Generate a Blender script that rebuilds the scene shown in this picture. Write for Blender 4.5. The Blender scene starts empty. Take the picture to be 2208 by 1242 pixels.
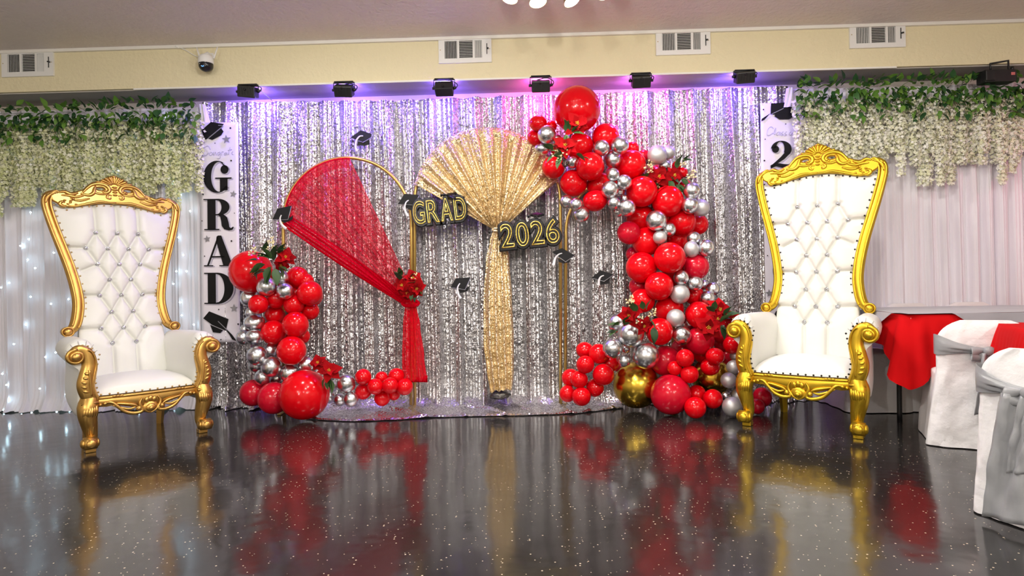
import bpy, bmesh, math, random
from math import pi, sin, cos, atan, atan2, sqrt, radians, exp
from mathutils import Vector, Matrix, noise
random.seed(7)
SC = bpy.context.scene
COL = SC.collection
# ------------------------------------------------------------------ camera
F, H0, ROLL, CAMH = 1350.0, 610.0, atan(0.019), 1.0
cd = bpy.data.cameras.new('camera'); cam = bpy.data.objects.new('camera', cd); COL.objects.link(cam)
cd.sensor_width = 36.0; cd.lens = F / 2208 * 36; cd.shift_y = -11 / 2208; cd.clip_start = 0.05
ca, sa = cos(ROLL), sin(ROLL)
cam.matrix_world = Matrix(((ca, sa, 0, 0), (0, 0, -1, 0), (-sa, ca, 0, CAMH), (0, 0, 0, 1)))
SC.camera = cam
# ------------------------------------------------------------------ view, world, lights
vs = SC.view_settings
vs.view_transform = 'Standard'; vs.look = 'None'; vs.gamma = 1.0; vs.use_curve_mapping = False; vs.exposure = 0.2
w = bpy.data.worlds.new('world'); SC.world = w; w.use_nodes = True
w.node_tree.nodes['Background'].inputs[0].default_value = (1, 0.96, 0.9, 1)
w.node_tree.nodes['Background'].inputs[1].default_value = 0.05
SC.cycles.max_bounces = 7; SC.cycles.diffuse_bounces = 4; SC.cycles.glossy_bounces = 4
SC.cycles.transparent_max_bounces = 10; SC.cycles.sample_clamp_indirect = 6.0
SC.cycles.use_denoising = True


def lamp(name, kind, loc, power, col=(1, 1, 1), size=0.2, target=None, shape='DISK', size_y=None, spread=None, angle=None, blend=0.5):
    d = bpy.data.lights.new(name, kind); o = bpy.data.objects.new(name, d); COL.objects.link(o)
    d.energy = power; d.color = col; o.location = loc
    if kind == 'AREA':
        d.shape = shape; d.size = size
        if size_y: d.size_y = size_y
        if spread: d.spread = spread
    elif kind == 'SPOT':
        d.spot_size = angle; d.spot_blend = blend; d.shadow_soft_size = size
    else:
        d.shadow_soft_size = size
    if target is not None:
        o.rotation_euler = (Vector(target) - Vector(loc)).to_track_quat('-Z', 'Y').to_euler()
    return o


WARM = (1.0, 0.95, 0.87); NEUT = (1.0, 0.97, 0.94)
CEIL_FILLS = [(-3.2, 2.0, 7), (0.0, 1.2, 30), (3.2, 2.0, 6), (-3.0, -1.6, 40), (0.2, -2.0, 42), (3.2, -1.6, 40),
              (-1.4, 3.3, 22), (2.0, 3.2, 16)]
for i, (x, y, p) in enumerate(CEIL_FILLS):
    lamp('ceiling_fill_light', 'AREA', (x, y, 2.86), p, WARM if i % 2 else NEUT, 0.22, (x, y + 0.35, 0))  # unseen area fills at ceiling height, added to light the hall
for x, y, p in ((-2.3, -2.2, 150), (2.3, -2.2, 165), (0.0, 2.6, 44)):
    lamp('room_fill_light', 'POINT', (x, y, 2.45), p, WARM, .06)  # added point fills without fixtures, out of view, lifting ceiling and backdrop
PURPLE = (0.22, 0.11, 1.0); PINK = (0.85, 0.10, 0.62)
WASH = [(535, 195, PURPLE), (742, 192, PURPLE), (958, 188, PURPLE), (1166, 182, PINK), (1382, 172, (0.62, 0.12, 0.85)), (1605, 163, PURPLE)]


# ------------------------------------------------------------------ projection helpers (pixel of the 2208x1242 photograph + depth -> metres)
def P(px, py, Y):
    u = (px - 1104) / F; v = (H0 - py) / F
    return Vector(((u * ca + v * sa) * Y, Y, CAMH + (-u * sa + v * ca) * Y))


def ground(px, py, z=0.0):
    u = (px - 1104) / F; v = (H0 - py) / F
    return P(px, py, (CAMH - z) / (u * sa - v * ca))


def wallY(x): return 5.29 - 0.03 * x


def onwall(px, py, off=0.0):
    Y = 5.29
    for _ in range(6): Y = wallY(P(px, py, Y).x) - off
    return P(px, py, Y)


# ------------------------------------------------------------------ mesh helpers
class MB:
    def __init__(s): s.v = []; s.f = []

    def add(s, vs, fs):
        b = len(s.v); s.v += [tuple(p) for p in vs]; s.f += [tuple(i + b for i in q) for q in fs]; return s

    def box(s, c, d, rot=None):
        c = Vector(c); vs = []
        for k in range(8):
            p = Vector(((k & 1) - .5, ((k >> 1) & 1) - .5, ((k >> 2) & 1) - .5)); p = Vector((p.x * d[0], p.y * d[1], p.z * d[2]))
            vs.append(c + (rot @ p if rot else p))
        return s.add(vs, [(0, 2, 3, 1), (4, 5, 7, 6), (0, 1, 5, 4), (2, 6, 7, 3), (0, 4, 6, 2), (1, 3, 7, 5)])

    def tube(s, pts, r, n=8, closed=False, cap=True, flat=None, ref=None):
        pts = [Vector(p) for p in pts]; m = len(pts); vs = []; fs = []
        rr = r if isinstance(r, (list, tuple)) else [r] * m
        prev = None
        for i, p in enumerate(pts):
            a = pts[(i - 1) % m] if (closed or i > 0) else p
            b = pts[(i + 1) % m] if (closed or i < m - 1) else p
            t = (b - a)
            t = t.normalized() if t.length > 1e-9 else Vector((0, 0, 1))
            if ref is not None: n1 = Vector(ref)
            elif prev is None: n1 = Vector((0, 1, 0)) if abs(t.y) < .9 else Vector((1, 0, 0))
            else: n1 = prev
            n1 = (n1 - t * n1.dot(t))
            n1 = n1.normalized() if n1.length > 1e-6 else t.orthogonal().normalized()
            prev = n1; n2 = t.cross(n1)
            fl = flat or 1.0
            for k in range(n):
                q = 2 * pi * k / n
                vs.append(p + n1 * (cos(q) * rr[i] * fl) + n2 * (sin(q) * rr[i]))
        L = m if closed else m - 1
        for i in range(L):
            for k in range(n):
                a = i * n + k; b = i * n + (k + 1) % n; c = ((i + 1) % m) * n + (k + 1) % n; d = ((i + 1) % m) * n + k
                fs.append((a, b, c, d))
        if cap and not closed:
            fs.append(tuple(range(n - 1, -1, -1))); fs.append(tuple((m - 1) * n + k for k in range(n)))
        return s.add(vs, fs)

    def sphere(s, c, r, nu=12, nv=8, rot=None):
        c = Vector(c); r = Vector(r) if hasattr(r, '__len__') else Vector((r, r, r)); vs = []; fs = []
        for j in range(1, nv):
            th = pi * j / nv
            for i in range(nu):
                ph = 2 * pi * i / nu
                p = Vector((r.x * sin(th) * cos(ph), r.y * sin(th) * sin(ph), r.z * cos(th)))
                vs.append(c + (rot @ p if rot else p))
        t = Vector((0, 0, r.z)); vs += [c + (rot @ t if rot else t), c - (rot @ t if rot else t)]
        T, B = len(vs) - 2, len(vs) - 1
        for j in range(nv - 2):
            for i in range(nu):
                fs.append((j * nu + i, (j + 1) * nu + i, (j + 1) * nu + (i + 1) % nu, j * nu + (i + 1) % nu))
        for i in range(nu):
            fs.append((T, i, (i + 1) % nu)); fs.append((B, (nv - 2) * nu + (i + 1) % nu, (nv - 2) * nu + i))
        return s.add(vs, fs)

    def grid(s, fn, nu, nv, closed_u=False):
        vs = [fn(i / (nu if closed_u else nu - 1), j / (nv - 1)) for j in range(nv) for i in range(nu)]
        fs = []
        for j in range(nv - 1):
            for i in range(nu if closed_u else nu - 1):
                i2 = (i + 1) % nu
                fs.append((j * nu + i, j * nu + i2, (j + 1) * nu + i2, (j + 1) * nu + i))
        return s.add(vs, fs)

    def poly(s, pts, thick, n):      # flat polygon extruded along n
        pts = [Vector(p) for p in pts]; n = Vector(n) * thick; m = len(pts)
        vs = pts + [p + n for p in pts]
        fs = [tuple(range(m - 1, -1, -1)), tuple(range(m, 2 * m))] + [(i, (i + 1) % m, m + (i + 1) % m, m + i) for i in range(m)]
        return s.add(vs, fs)

    def mesh(s, name, smooth=True):
        me = bpy.data.meshes.new(name); me.from_pydata(s.v, [], s.f); me.update()
        if smooth: me.shade_smooth()
        return me


def smooth_path(pts, k=6, closed=False):
    pts = [Vector(p) for p in pts]; n = len(pts); out = []
    for i in range(n if closed else n - 1):
        p0 = pts[(i - 1) % n] if closed or i > 0 else pts[i]
        p1 = pts[i]; p2 = pts[(i + 1) % n]
        p3 = pts[(i + 2) % n] if closed or i < n - 2 else p2
        for j in range(k):
            t = j / k
            out.append(0.5 * ((2 * p1) + (p2 - p0) * t + (2 * p0 - 5 * p1 + 4 * p2 - p3) * t * t + (3 * p1 - p0 - 3 * p2 + p3) * t ** 3))
    if not closed: out.append(pts[-1])
    return out


def lerp(a, b, t): return a + (b - a) * t


def interp(keys, t):
    if t <= keys[0][0]: return keys[0][1]
    for (a, x), (b, y) in zip(keys, keys[1:]):
        if t <= b: return lerp(x, y, (t - a) / (b - a))
    return keys[-1][1]


def sinterp(keys, t):
    if t <= keys[0][0]: return keys[0][1]
    for (a, x), (b, y) in zip(keys, keys[1:]):
        if t <= b:
            q = (t - a) / (b - a); return lerp(x, y, q * q * (3 - 2 * q))
    return keys[-1][1]


def link(name, data, mat=None, parent=None, loc=None, rot=None):
    o = bpy.data.objects.new(name, data); COL.objects.link(o)
    if mat is not None and data is not None:
        data.materials.clear(); data.materials.append(mat)
    if parent is not None: o.parent = parent
    if loc is not None: o.location = loc
    if rot is not None: o.rotation_euler = rot
    return o


def obj(name, mb, mat, parent=None, smooth=True, bevel=0, sub=0, loc=None, rot=None, auto=None):
    o = link(name, mb.mesh(name, smooth), mat, parent, loc, rot)
    if bevel:
        m = o.modifiers.new('bevel', 'BEVEL'); m.width = bevel; m.segments = 2; m.limit_method = 'ANGLE'; m.angle_limit = radians(40)
    if sub:
        m = o.modifiers.new('subsurf', 'SUBSURF'); m.levels = sub; m.render_levels = sub
    return o


def tag(o, label, cat, group=None, kind=None):
    o['label'] = label; o['category'] = cat
    if group: o['group'] = group
    if kind: o['kind'] = kind
    return o


def thing(name, label, cat, loc=(0, 0, 0), rz=0.0, group=None):
    o = bpy.data.objects.new(name, None); COL.objects.link(o); o.empty_display_size = 0.1
    o.location = loc; o.rotation_euler = (0, 0, rz)
    return tag(o, label, cat, group)


def struct(name, mb, mat, smooth=False):
    o = obj(name, mb, mat, None, smooth); o['kind'] = 'structure'; return o


def fill_curve(loops, ext, bevel=0.0, res=1):
    """closed 2D loops (holes allowed) -> solid mesh in the x-y plane, thickness +-ext"""
    cu = bpy.data.curves.new('outline', 'CURVE'); cu.dimensions = '2D'; cu.fill_mode = 'BOTH'; cu.extrude = ext
    cu.bevel_depth = bevel; cu.bevel_resolution = res
    for L in loops:
        sp = cu.splines.new('POLY'); sp.points.add(len(L) - 1); sp.use_cyclic_u = True
        for p, q in zip(sp.points, L): p.co = (q[0], q[1], 0, 1)
    o = bpy.data.objects.new('outline', cu); COL.objects.link(o)
    bpy.context.view_layer.update()
    me = bpy.data.meshes.new_from_object(o.evaluated_get(bpy.context.evaluated_depsgraph_get()))
    bpy.data.objects.remove(o); bpy.data.curves.remove(cu)
    return me


# ------------------------------------------------------------------ materials
def mat_new(name):
    m = bpy.data.materials.new(name); m.use_nodes = True
    nt = m.node_tree; b = nt.nodes['Principled BSDF']; return m, nt, b


def setin(b, **k):
    al = dict(color='Base Color', rough='Roughness', metal='Metallic', coat='Coat Weight', coatr='Coat Roughness', ior='IOR', spec='Specular IOR Level',
              sheen='Sheen Weight', em='Emission Color', ems='Emission Strength', alpha='Alpha', trans='Transmission Weight', sub='Subsurface Weight')
    for q, v in k.items():
        i = b.inputs[al[q]]
        i.default_value = (*v, 1) if hasattr(v, '__len__') and len(v) == 3 else v


def srgb(r, g, b):
    f = lambda c: (c / 255 / 12.92) if c / 255 <= 0.04045 else ((c / 255 + 0.055) / 1.055) ** 2.4
    return (f(r), f(g), f(b))


def N(nt, t, **k):
    n = nt.nodes.new(t)
    for q, v in k.items(): setattr(n, q, v)
    return n


def simple(name, color, rough=0.5, metal=0.0, noise_amt=0.0, nscale=20, bump=0.0, bscale=60, bdist=0.002, **k):
    m, nt, b = mat_new(name); setin(b, color=color, rough=rough, metal=metal, **k)
    tc = N(nt, 'ShaderNodeTexCoord')
    if noise_amt:
        n = N(nt, 'ShaderNodeTexNoise'); n.inputs['Scale'].default_value = nscale; n.inputs['Detail'].default_value = 4
        nt.links.new(tc.outputs['Object'], n.inputs['Vector'])
        mx = N(nt, 'ShaderNodeMix', data_type='RGBA')
        mx.inputs[6].default_value = (*[c * (1 - noise_amt) for c in color], 1); mx.inputs[7].default_value = (*[min(1, c * (1 + noise_amt)) for c in color], 1)
        nt.links.new(n.outputs['Fac'], mx.inputs[0]); nt.links.new(mx.outputs[2], b.inputs['Base Color'])
    if bump:
        n = N(nt, 'ShaderNodeTexNoise'); n.inputs['Scale'].default_value = bscale; n.inputs['Detail'].default_value = 5
        nt.links.new(tc.outputs['Object'], n.inputs['Vector'])
        bp = N(nt, 'ShaderNodeBump'); bp.inputs['Strength'].default_value = bump; bp.inputs['Distance'].default_value = bdist
        nt.links.new(n.outputs['Fac'], bp.inputs['Height']); nt.links.new(bp.outputs['Normal'], b.inputs['Normal'])
    return m


def sequin(name, c1, c2, c3, scale, tilt, rough=0.28, metal=1.0, stretch=(1, 1, 1)):
    m, nt, b = mat_new(name); setin(b, rough=rough, metal=metal)
    tc = N(nt, 'ShaderNodeTexCoord'); mp = N(nt, 'ShaderNodeMapping'); mp.inputs['Scale'].default_value = stretch
    nt.links.new(tc.outputs['Object'], mp.inputs['Vector'])
    v = N(nt, 'ShaderNodeTexVoronoi'); v.inputs['Scale'].default_value = scale
    nt.links.new(mp.outputs[0], v.inputs['Vector'])
    sub = N(nt, 'ShaderNodeVectorMath', operation='SUBTRACT'); sub.inputs[1].default_value = (.5, .5, .5)
    nt.links.new(v.outputs['Color'], sub.inputs[0])
    sc = N(nt, 'ShaderNodeVectorMath', operation='SCALE'); sc.inputs['Scale'].default_value = tilt
    nt.links.new(sub.outputs[0], sc.inputs[0])
    ge = N(nt, 'ShaderNodeNewGeometry')
    ad = N(nt, 'ShaderNodeVectorMath', operation='ADD'); nt.links.new(ge.outputs['Normal'], ad.inputs[0]); nt.links.new(sc.outputs[0], ad.inputs[1])
    nz = N(nt, 'ShaderNodeVectorMath', operation='NORMALIZE'); nt.links.new(ad.outputs[0], nz.inputs[0])
    nt.links.new(nz.outputs[0], b.inputs['Normal'])
    sx = N(nt, 'ShaderNodeSeparateColor'); nt.links.new(v.outputs['Color'], sx.inputs[0])
    cr = N(nt, 'ShaderNodeValToRGB'); cr.color_ramp.interpolation = 'LINEAR'
    cr.color_ramp.elements[0].color = (*c1, 1); cr.color_ramp.elements[1].color = (*c3, 1)
    e = cr.color_ramp.elements.new(0.5); e.color = (*c2, 1)
    nt.links.new(sx.outputs[2], cr.inputs[0]); nt.links.new(cr.outputs[0], b.inputs['Base Color'])
    return m


def sheer(name, color, opacity, transl=0.4, rough=0.6, weave=0):
    m, nt, b = mat_new(name); nt.nodes.remove(b)
    out = nt.nodes['Material Output']
    d = N(nt, 'ShaderNodeBsdfDiffuse'); d.inputs[0].default_value = (*color, 1)
    t = N(nt, 'ShaderNodeBsdfTranslucent'); t.inputs[0].default_value = (*color, 1)
    m1 = N(nt, 'ShaderNodeMixShader'); m1.inputs[0].default_value = transl
    nt.links.new(d.outputs[0], m1.inputs[1]); nt.links.new(t.outputs[0], m1.inputs[2])
    tr = N(nt, 'ShaderNodeBsdfTransparent'); m2 = N(nt, 'ShaderNodeMixShader'); m2.inputs[0].default_value = opacity
    tr.inputs[0].default_value = (*[lerp(1, c, .45) for c in color], 1)
    nt.links.new(tr.outputs[0], m2.inputs[1]); nt.links.new(m1.outputs[0], m2.inputs[2])
    if weave:
        tc = N(nt, 'ShaderNodeTexCoord'); n = N(nt, 'ShaderNodeTexNoise'); n.inputs['Scale'].default_value = weave
        nt.links.new(tc.outputs['Object'], n.inputs['Vector'])
        mr = N(nt, 'ShaderNodeMapRange'); mr.inputs['From Min'].default_value = .3; mr.inputs['From Max'].default_value = .7
        mr.inputs['To Min'].default_value = max(0, opacity - .2); mr.inputs['To Max'].default_value = min(1, opacity + .2)
        nt.links.new(n.outputs['Fac'], mr.inputs['Value']); nt.links.new(mr.outputs[0], m2.inputs[0])
    nt.links.new(m2.outputs[0], out.inputs['Surface'])
    return m


def emit(name, color, strength):
    m, nt, b = mat_new(name); setin(b, color=(0, 0, 0), em=color, ems=strength); return m


def island_mat(name, cols, rough=0.7, transl=True):
    m, nt, b = mat_new(name); setin(b, rough=rough)
    ge = N(nt, 'ShaderNodeNewGeometry'); cr = N(nt, 'ShaderNodeValToRGB')
    el = cr.color_ramp.elements; el[0].color = (*cols[0], 1); el[1].color = (*cols[-1], 1)
    for i, c in enumerate(cols[1:-1]):
        e = el.new((i + 1) / (len(cols) - 1)); e.color = (*c, 1)
    nt.links.new(ge.outputs['Random Per Island'], cr.inputs[0]); nt.links.new(cr.outputs[0], b.inputs['Base Color'])
    tl = N(nt, 'ShaderNodeBsdfTranslucent'); ms = N(nt, 'ShaderNodeMixShader'); ms.inputs[0].default_value = .22
    nt.links.new(cr.outputs[0], tl.inputs[0]); nt.links.new(b.outputs[0], ms.inputs[1]); nt.links.new(tl.outputs[0], ms.inputs[2]); nt.links.new(ms.outputs[0], nt.nodes['Material Output'].inputs['Surface'])
    return m


def object_mat(name, cols, rough=0.5):
    m, nt, b = mat_new(name); setin(b, rough=rough)
    ge = N(nt, 'ShaderNodeObjectInfo'); cr = N(nt, 'ShaderNodeValToRGB')
    el = cr.color_ramp.elements; el[0].color = (*cols[0], 1); el[1].color = (*cols[-1], 1)
    for i, c in enumerate(cols[1:-1]):
        e = el.new((i + 1) / (len(cols) - 1)); e.color = (*c, 1)
    nt.links.new(ge.outputs['Random'], cr.inputs[0]); nt.links.new(cr.outputs[0], b.inputs['Base Color'])
    return m


M = {}
M['beige'] = simple('beige_stucco', srgb(232, 222, 186), .75, bump=.55, bscale=38, bdist=.012, noise_amt=.03, nscale=6)
M['ceiling'] = simple('ceiling_plaster', srgb(226, 217, 213), .45, bump=.8, bscale=26, bdist=.02, noise_amt=.04, nscale=5)
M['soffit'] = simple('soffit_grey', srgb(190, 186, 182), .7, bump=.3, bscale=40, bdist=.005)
M['wall'] = simple('wall_paint', srgb(212, 204, 190), .8, noise_amt=.04, nscale=2)
M['trim'] = simple('white_trim', srgb(238, 236, 230), .5, bump=.1, bscale=30)
M['white_metal'] = simple('white_painted_metal', srgb(236, 236, 234), .4, noise_amt=.02)
M['black_metal'] = simple('black_metal', (.012, .012, .014), .42, noise_amt=.3, nscale=40)
M['black_plastic'] = simple('black_plastic', (.01, .01, .012), .3, noise_amt=.2)
M['dark_void'] = simple('duct_interior', (.02, .018, .016), .9, noise_amt=.3)
M['brass'] = simple('brushed_brass', (.55, .42, .20), .3, 1.0, noise_amt=.1)
M['silver_sequin'] = sequin('silver_sequin', (.33, .32, .325), (.54, .52, .53), (.96, .96, .98), 120, .62, .29)
M['silver_trail'] = sequin('silver_sequin_floor', (.45, .42, .45), (.66, .63, .66), (.92, .9, .93), 110, .6, .27)
M['gold_sequin'] = sequin('gold_sequin', (.49, .34, .14), (.75, .58, .31), (.97, .86, .69), 170, .8, .36, .85)
M['white_drape'] = simple('white_drape', srgb(236, 233, 241), .75, bump=.25, bscale=160, bdist=.003, sheen=.3)
M['red_sheer'] = sheer('red_sheer', (.84, .006, .05), .47, .35, weave=90)
M['red_dense'] = sheer('red_sheer_gathered', (.72, .003, .018), .86, .25, weave=60)
M['arch_gold'] = simple('arch_gold', (.62, .44, .13), .36, .85, noise_amt=.08)
M['red_balloon'] = simple('red_latex', (.66, .001, .006), .16, noise_amt=.04, nscale=3, coat=.1, coatr=.04, spec=.32)
M['pink_balloon'] = simple('pinkish_red_latex', (.56, .004, .022), .18, noise_amt=.05, nscale=3, coat=.1, coatr=.04, spec=.35)
M['chrome_balloon'] = simple('silver_chrome_latex', (.72, .73, .76), .27, 1.0, noise_amt=.05, nscale=4)
M['matte_silver'] = simple('silver_matte_latex', (.58, .57, .58), .48, .7, noise_amt=.05, nscale=4)
M['gold_balloon'] = simple('gold_chrome_latex', (.70, .46, .06), .22, 1.0, noise_amt=.06, nscale=4)
M['leather'] = simple('white_leather', srgb(226, 226, 219), .38, bump=.12, bscale=220, bdist=.001, noise_amt=.015, nscale=9)
M['bronze_gold'] = simple('bronze_gold', (.60, .36, .10), .34, .9, noise_amt=.22, nscale=14, bump=.1, bscale=120)
M['yellow_gold'] = simple('yellow_gold', (.66, .43, .03), .34, .85, noise_amt=.16, nscale=14, bump=.1, bscale=120)
M['gold_nail'] = simple('gold_nail', (.6, .45, .2), .3, 1.0, noise_amt=.1)
M['black_nail'] = simple('black_nail', (.015, .013, .012), .3, .5, noise_amt=.1)
M['crystal'] = simple('crystal_button', (.62, .64, .68), .08, .9, noise_amt=.2, nscale=150)
M['banner'] = simple('banner_vinyl', srgb(232, 228, 238), .4, noise_amt=.02, nscale=5)
M['ink'] = simple('black_print', (.007, .007, .007), .6, noise_amt=.25, nscale=14, spec=.2)
M['ink_shadow'] = simple('grey_print', srgb(186, 184, 200), .45, noise_amt=.03)
M['silver_print'] = simple('silver_print', srgb(150, 150, 156), .35, .4, noise_amt=.08, nscale=60)
M['script'] = simple('pale_silver_print', srgb(196, 196, 206), .35, .3, noise_amt=.06, nscale=60)
M['card_black'] = simple('black_card', (.008, .008, .01), .5, noise_amt=.3, nscale=30, spec=.25)
M['card_white'] = simple('white_card', srgb(226, 226, 232), .4, noise_amt=.03)
M['foil_black'] = simple('black_foil', (.008, .008, .01), .25, .3, bump=.3, bscale=50, bdist=.004)
M['foil_gold'] = simple('gold_foil', (.86, .66, .16), .24, 1.0, bump=.9, bscale=75, bdist=.006)
M['petal_red'] = object_mat('poinsettia_red', [(.20, .0005, .002), (.30, .0006, .003), (.40, .0008, .005)], .9)
M['petal_red'].node_tree.nodes['Principled BSDF'].inputs['Specular IOR Level'].default_value = .15
M['stamen'] = simple('stamen_gold', (.62, .38, .04), .45, noise_amt=.2)
M['leaf_dark'] = object_mat('dark_leaf', [(.012, .035, .012), (.03, .08, .02), (.05, .11, .03)], .5)
M['leaf_green'] = object_mat('garland_leaf', [(.015, .06, .02), (.03, .11, .03), (.10, .24, .03), (.16, .30, .05)], .5)
M['berry'] = simple('cream_berry', srgb(236, 222, 170), .35, noise_amt=.1, nscale=90)
M['cone'] = simple('pine_cone', (.05, .03, .02), .7, noise_amt=.5, nscale=90)
M['flower'] = island_mat('wisteria_cream', [srgb(212, 218, 160), srgb(234, 236, 192), srgb(244, 244, 216), srgb(252, 252, 244)], .7)
M['flower2'] = island_mat('wisteria_white', [srgb(232, 234, 196), srgb(246, 246, 222), srgb(252, 252, 242), srgb(255, 255, 252)], .7)
M['fairy'] = emit('fairy_bulb', (.55, .85, 1.0), 26)
M['wire'] = simple('clear_wire', srgb(210, 214, 216), .4, noise_amt=.02)
M['lampglow'] = emit('lamp_glow', (1.0, .95, .86), 9)
M['led'] = emit('camera_led', (.1, .3, 1.0), 4)
M['red_cloth'] = simple('red_tablecloth', (.56, .002, .004), .85, noise_amt=.06, nscale=8, bump=.1, bscale=300, bdist=.001, spec=.15)
M['grey_satin'] = simple('grey_satin', srgb(156, 154, 162), .30, bump=.3, bscale=9, bdist=.01, noise_amt=.04, sheen=.2)
M['dark_satin'] = simple('silver_grey_sash', srgb(150, 152, 156), .32, bump=.3, bscale=12, bdist=.01, noise_amt=.05)
M['cover'] = simple('white_chair_cover', srgb(235, 234, 236), .7, bump=.45, bscale=9, bdist=.03, noise_amt=.02)
M['chair_leg'] = simple('beige_chair_leg', srgb(190, 180, 165), .5, noise_amt=.08)


def floor_mat():
    m, nt, b = mat_new('black_epoxy_floor'); setin(b, rough=.13, ior=1.62)
    tc = N(nt, 'ShaderNodeTexCoord')
    v = N(nt, 'ShaderNodeTexVoronoi'); v.inputs['Scale'].default_value = 58
    nt.links.new(tc.outputs['Object'], v.inputs['Vector'])
    sx = N(nt, 'ShaderNodeSeparateColor'); nt.links.new(v.outputs['Color'], sx.inputs[0])
    rad = N(nt, 'ShaderNodeMath', operation='MULTIPLY'); rad.inputs[1].default_value = .21
    nt.links.new(sx.outputs[0], rad.inputs[0])
    lt = N(nt, 'ShaderNodeMath', operation='LESS_THAN'); nt.links.new(v.outputs['Distance'], lt.inputs[0]); nt.links.new(rad.outputs[0], lt.inputs[1])
    gt = N(nt, 'ShaderNodeMath', operation='GREATER_THAN'); gt.inputs[1].default_value = .42; nt.links.new(sx.outputs[1], gt.inputs[0])
    mu = N(nt, 'ShaderNodeMath', operation='MULTIPLY'); nt.links.new(lt.outputs[0], mu.inputs[0]); nt.links.new(gt.outputs[0], mu.inputs[1])
    n = N(nt, 'ShaderNodeTexNoise'); n.inputs['Scale'].default_value = 1.3; n.inputs['Detail'].default_value = 4
    nt.links.new(tc.outputs['Object'], n.inputs['Vector'])
    base = N(nt, 'ShaderNodeMix', data_type='RGBA'); base.inputs[6].default_value = (.012, .011, .011, 1); base.inputs[7].default_value = (.026, .024, .023, 1)
    nt.links.new(n.outputs['Fac'], base.inputs[0])
    mx = N(nt, 'ShaderNodeMix', data_type='RGBA'); mx.inputs[7].default_value = (.55, .46, .34, 1)
    nt.links.new(mu.outputs[0], mx.inputs[0]); nt.links.new(base.outputs[2], mx.inputs[6]); nt.links.new(mx.outputs[2], b.inputs['Base Color'])
    n2 = N(nt, 'ShaderNodeTexNoise'); n2.inputs['Scale'].default_value = 2.6; n2.inputs['Detail'].default_value = 3
    nt.links.new(tc.outputs['Object'], n2.inputs['Vector'])
    bp = N(nt, 'ShaderNodeBump'); bp.inputs['Strength'].default_value = .35; bp.inputs['Distance'].default_value = .012
    nt.links.new(n2.outputs['Fac'], bp.inputs['Height']); nt.links.new(bp.outputs['Normal'], b.inputs['Normal'])
    return m


M['floor'] = floor_mat()
# ------------------------------------------------------------------ room shell
SOFD, SOFZ, CEILZ = 0.36, 2.615, 2.945
XL, XR, YB = -5.6, 5.6, -4.2


def slab(c, d): return MB().box(c, d)


struct('floor', slab((0, .7, -.05), (11.6, 10.6, .1)), M['floor'])
struct('ceiling', slab((0, .7, CEILZ + .05), (11.6, 10.6, .1)), M['ceiling'])
WR = Matrix.Rotation(atan(-0.03), 3, 'Z')
struct('wall_back', MB().box((0, 5.29 + .06, 1.47), (11.6, .12, 2.94), WR), M['wall'])
struct('wall_left', slab((XL - .06, .7, 1.47), (.12, 10.2, 2.94)), M['wall'])
struct('wall_right', slab((XR + .06, .7, 1.47), (.12, 10.2, 2.94)), M['wall'])
struct('wall_front', slab((0, YB - .06, 1.47), (11.6, .12, 2.94)), M['wall'])
sof = MB().box((0, 5.29 - SOFD / 2, (SOFZ + CEILZ) / 2), (11.6, SOFD - .002, CEILZ - SOFZ), WR)
so = struct('wall_soffit', sof, M['beige'])
# underside panel (greyer than the soffit front), trims
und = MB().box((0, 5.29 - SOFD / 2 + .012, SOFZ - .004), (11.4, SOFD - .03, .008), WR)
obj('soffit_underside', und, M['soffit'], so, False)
struct('trim_1', MB().box((0, 5.29 - SOFD - .012, CEILZ - .012), (11.2, .026, .024), WR), M['trim'])
struct('trim_2', MB().box((0, 5.29 - SOFD - .004, SOFZ - .007), (6.0, .016, .013), WR), M['trim'])


def onsoffit(px, py, off=0.0): return onwall(px, py, SOFD + off)


# ------------------------------------------------------------------ air vents
def vent(px, py, wpx, hpx, label):
    c = onsoffit(px, py); s = c.y / F
    W, H = wpx * s, hpx * s
    t = thing('air_vent', label, 'vent', c, atan(-.03), 'air vents along the soffit')
    fr = MB(); y = -.008
    b = .115 * W; bh = .17 * H
    xs = [-W / 2, -W / 2 + b, -W / 2 + b + .235 * W, -W / 2 + b + .275 * W, -W / 2 + b + .53 * W, -W / 2 + b + .57 * W, W / 2 - b * 1.55, W / 2]
    fr.box((0, y, H / 2 - bh / 2), (W, .016, bh)); fr.box((0, y, -H / 2 + bh / 2), (W, .016, bh))
    for a, e in ((0, 1), (2, 3), (4, 5), (6, 7)):
        fr.box(((xs[a] + xs[e]) / 2, y, 0), (xs[e] - xs[a], .016, H - 2 * bh))
    obj('frame', fr, M['white_metal'], t, False)
    obj('backing', MB().box((0, -.001, 0), (W * .9, .002, H * .8)), M['dark_void'], t, False)
    zi = H - 2 * bh
    for a, e, vert in ((1, 2, True), (3, 4, False), (5, 6, True)):
        w0 = xs[e] - xs[a]; n = 8 if vert else 11
        if vert: me = MB().box((0, 0, 0), (.0022, .006, zi)).mesh('slat', False)
        else: me = MB().box((0, 0, 0), (w0, .007, .003), Matrix.Rotation(radians(25), 3, 'X')).mesh('slat', False)
        me.materials.append(M['white_metal'])
        for i in range(n):
            o = link('slat', me, None, t)
            if vert: o.location = (xs[a] + w0 * (i + .5) / n, -.007, 0); o.rotation_euler = (0, 0, radians(28 if a == 1 else -28))
            else: o.location = ((xs[a] + xs[e]) / 2, -.007, -zi / 2 + zi * (i + .5) / n)
    lv = MB().box((W / 2 - b * .75, -.017, 0), (.006, .004, H * .4)); lv.box((W / 2 - b * .6, -.026, 0), (.014, .02, .008))
    obj('damper_lever', lv, M['black_metal'], t, False)
    sc = MB()
    for sx in (-1, 1): sc.sphere((sx * (W / 2 - .014), -.017, 0), (.004, .002, .004), 8, 5)
    obj('screw', sc, M['brass'], t)


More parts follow.
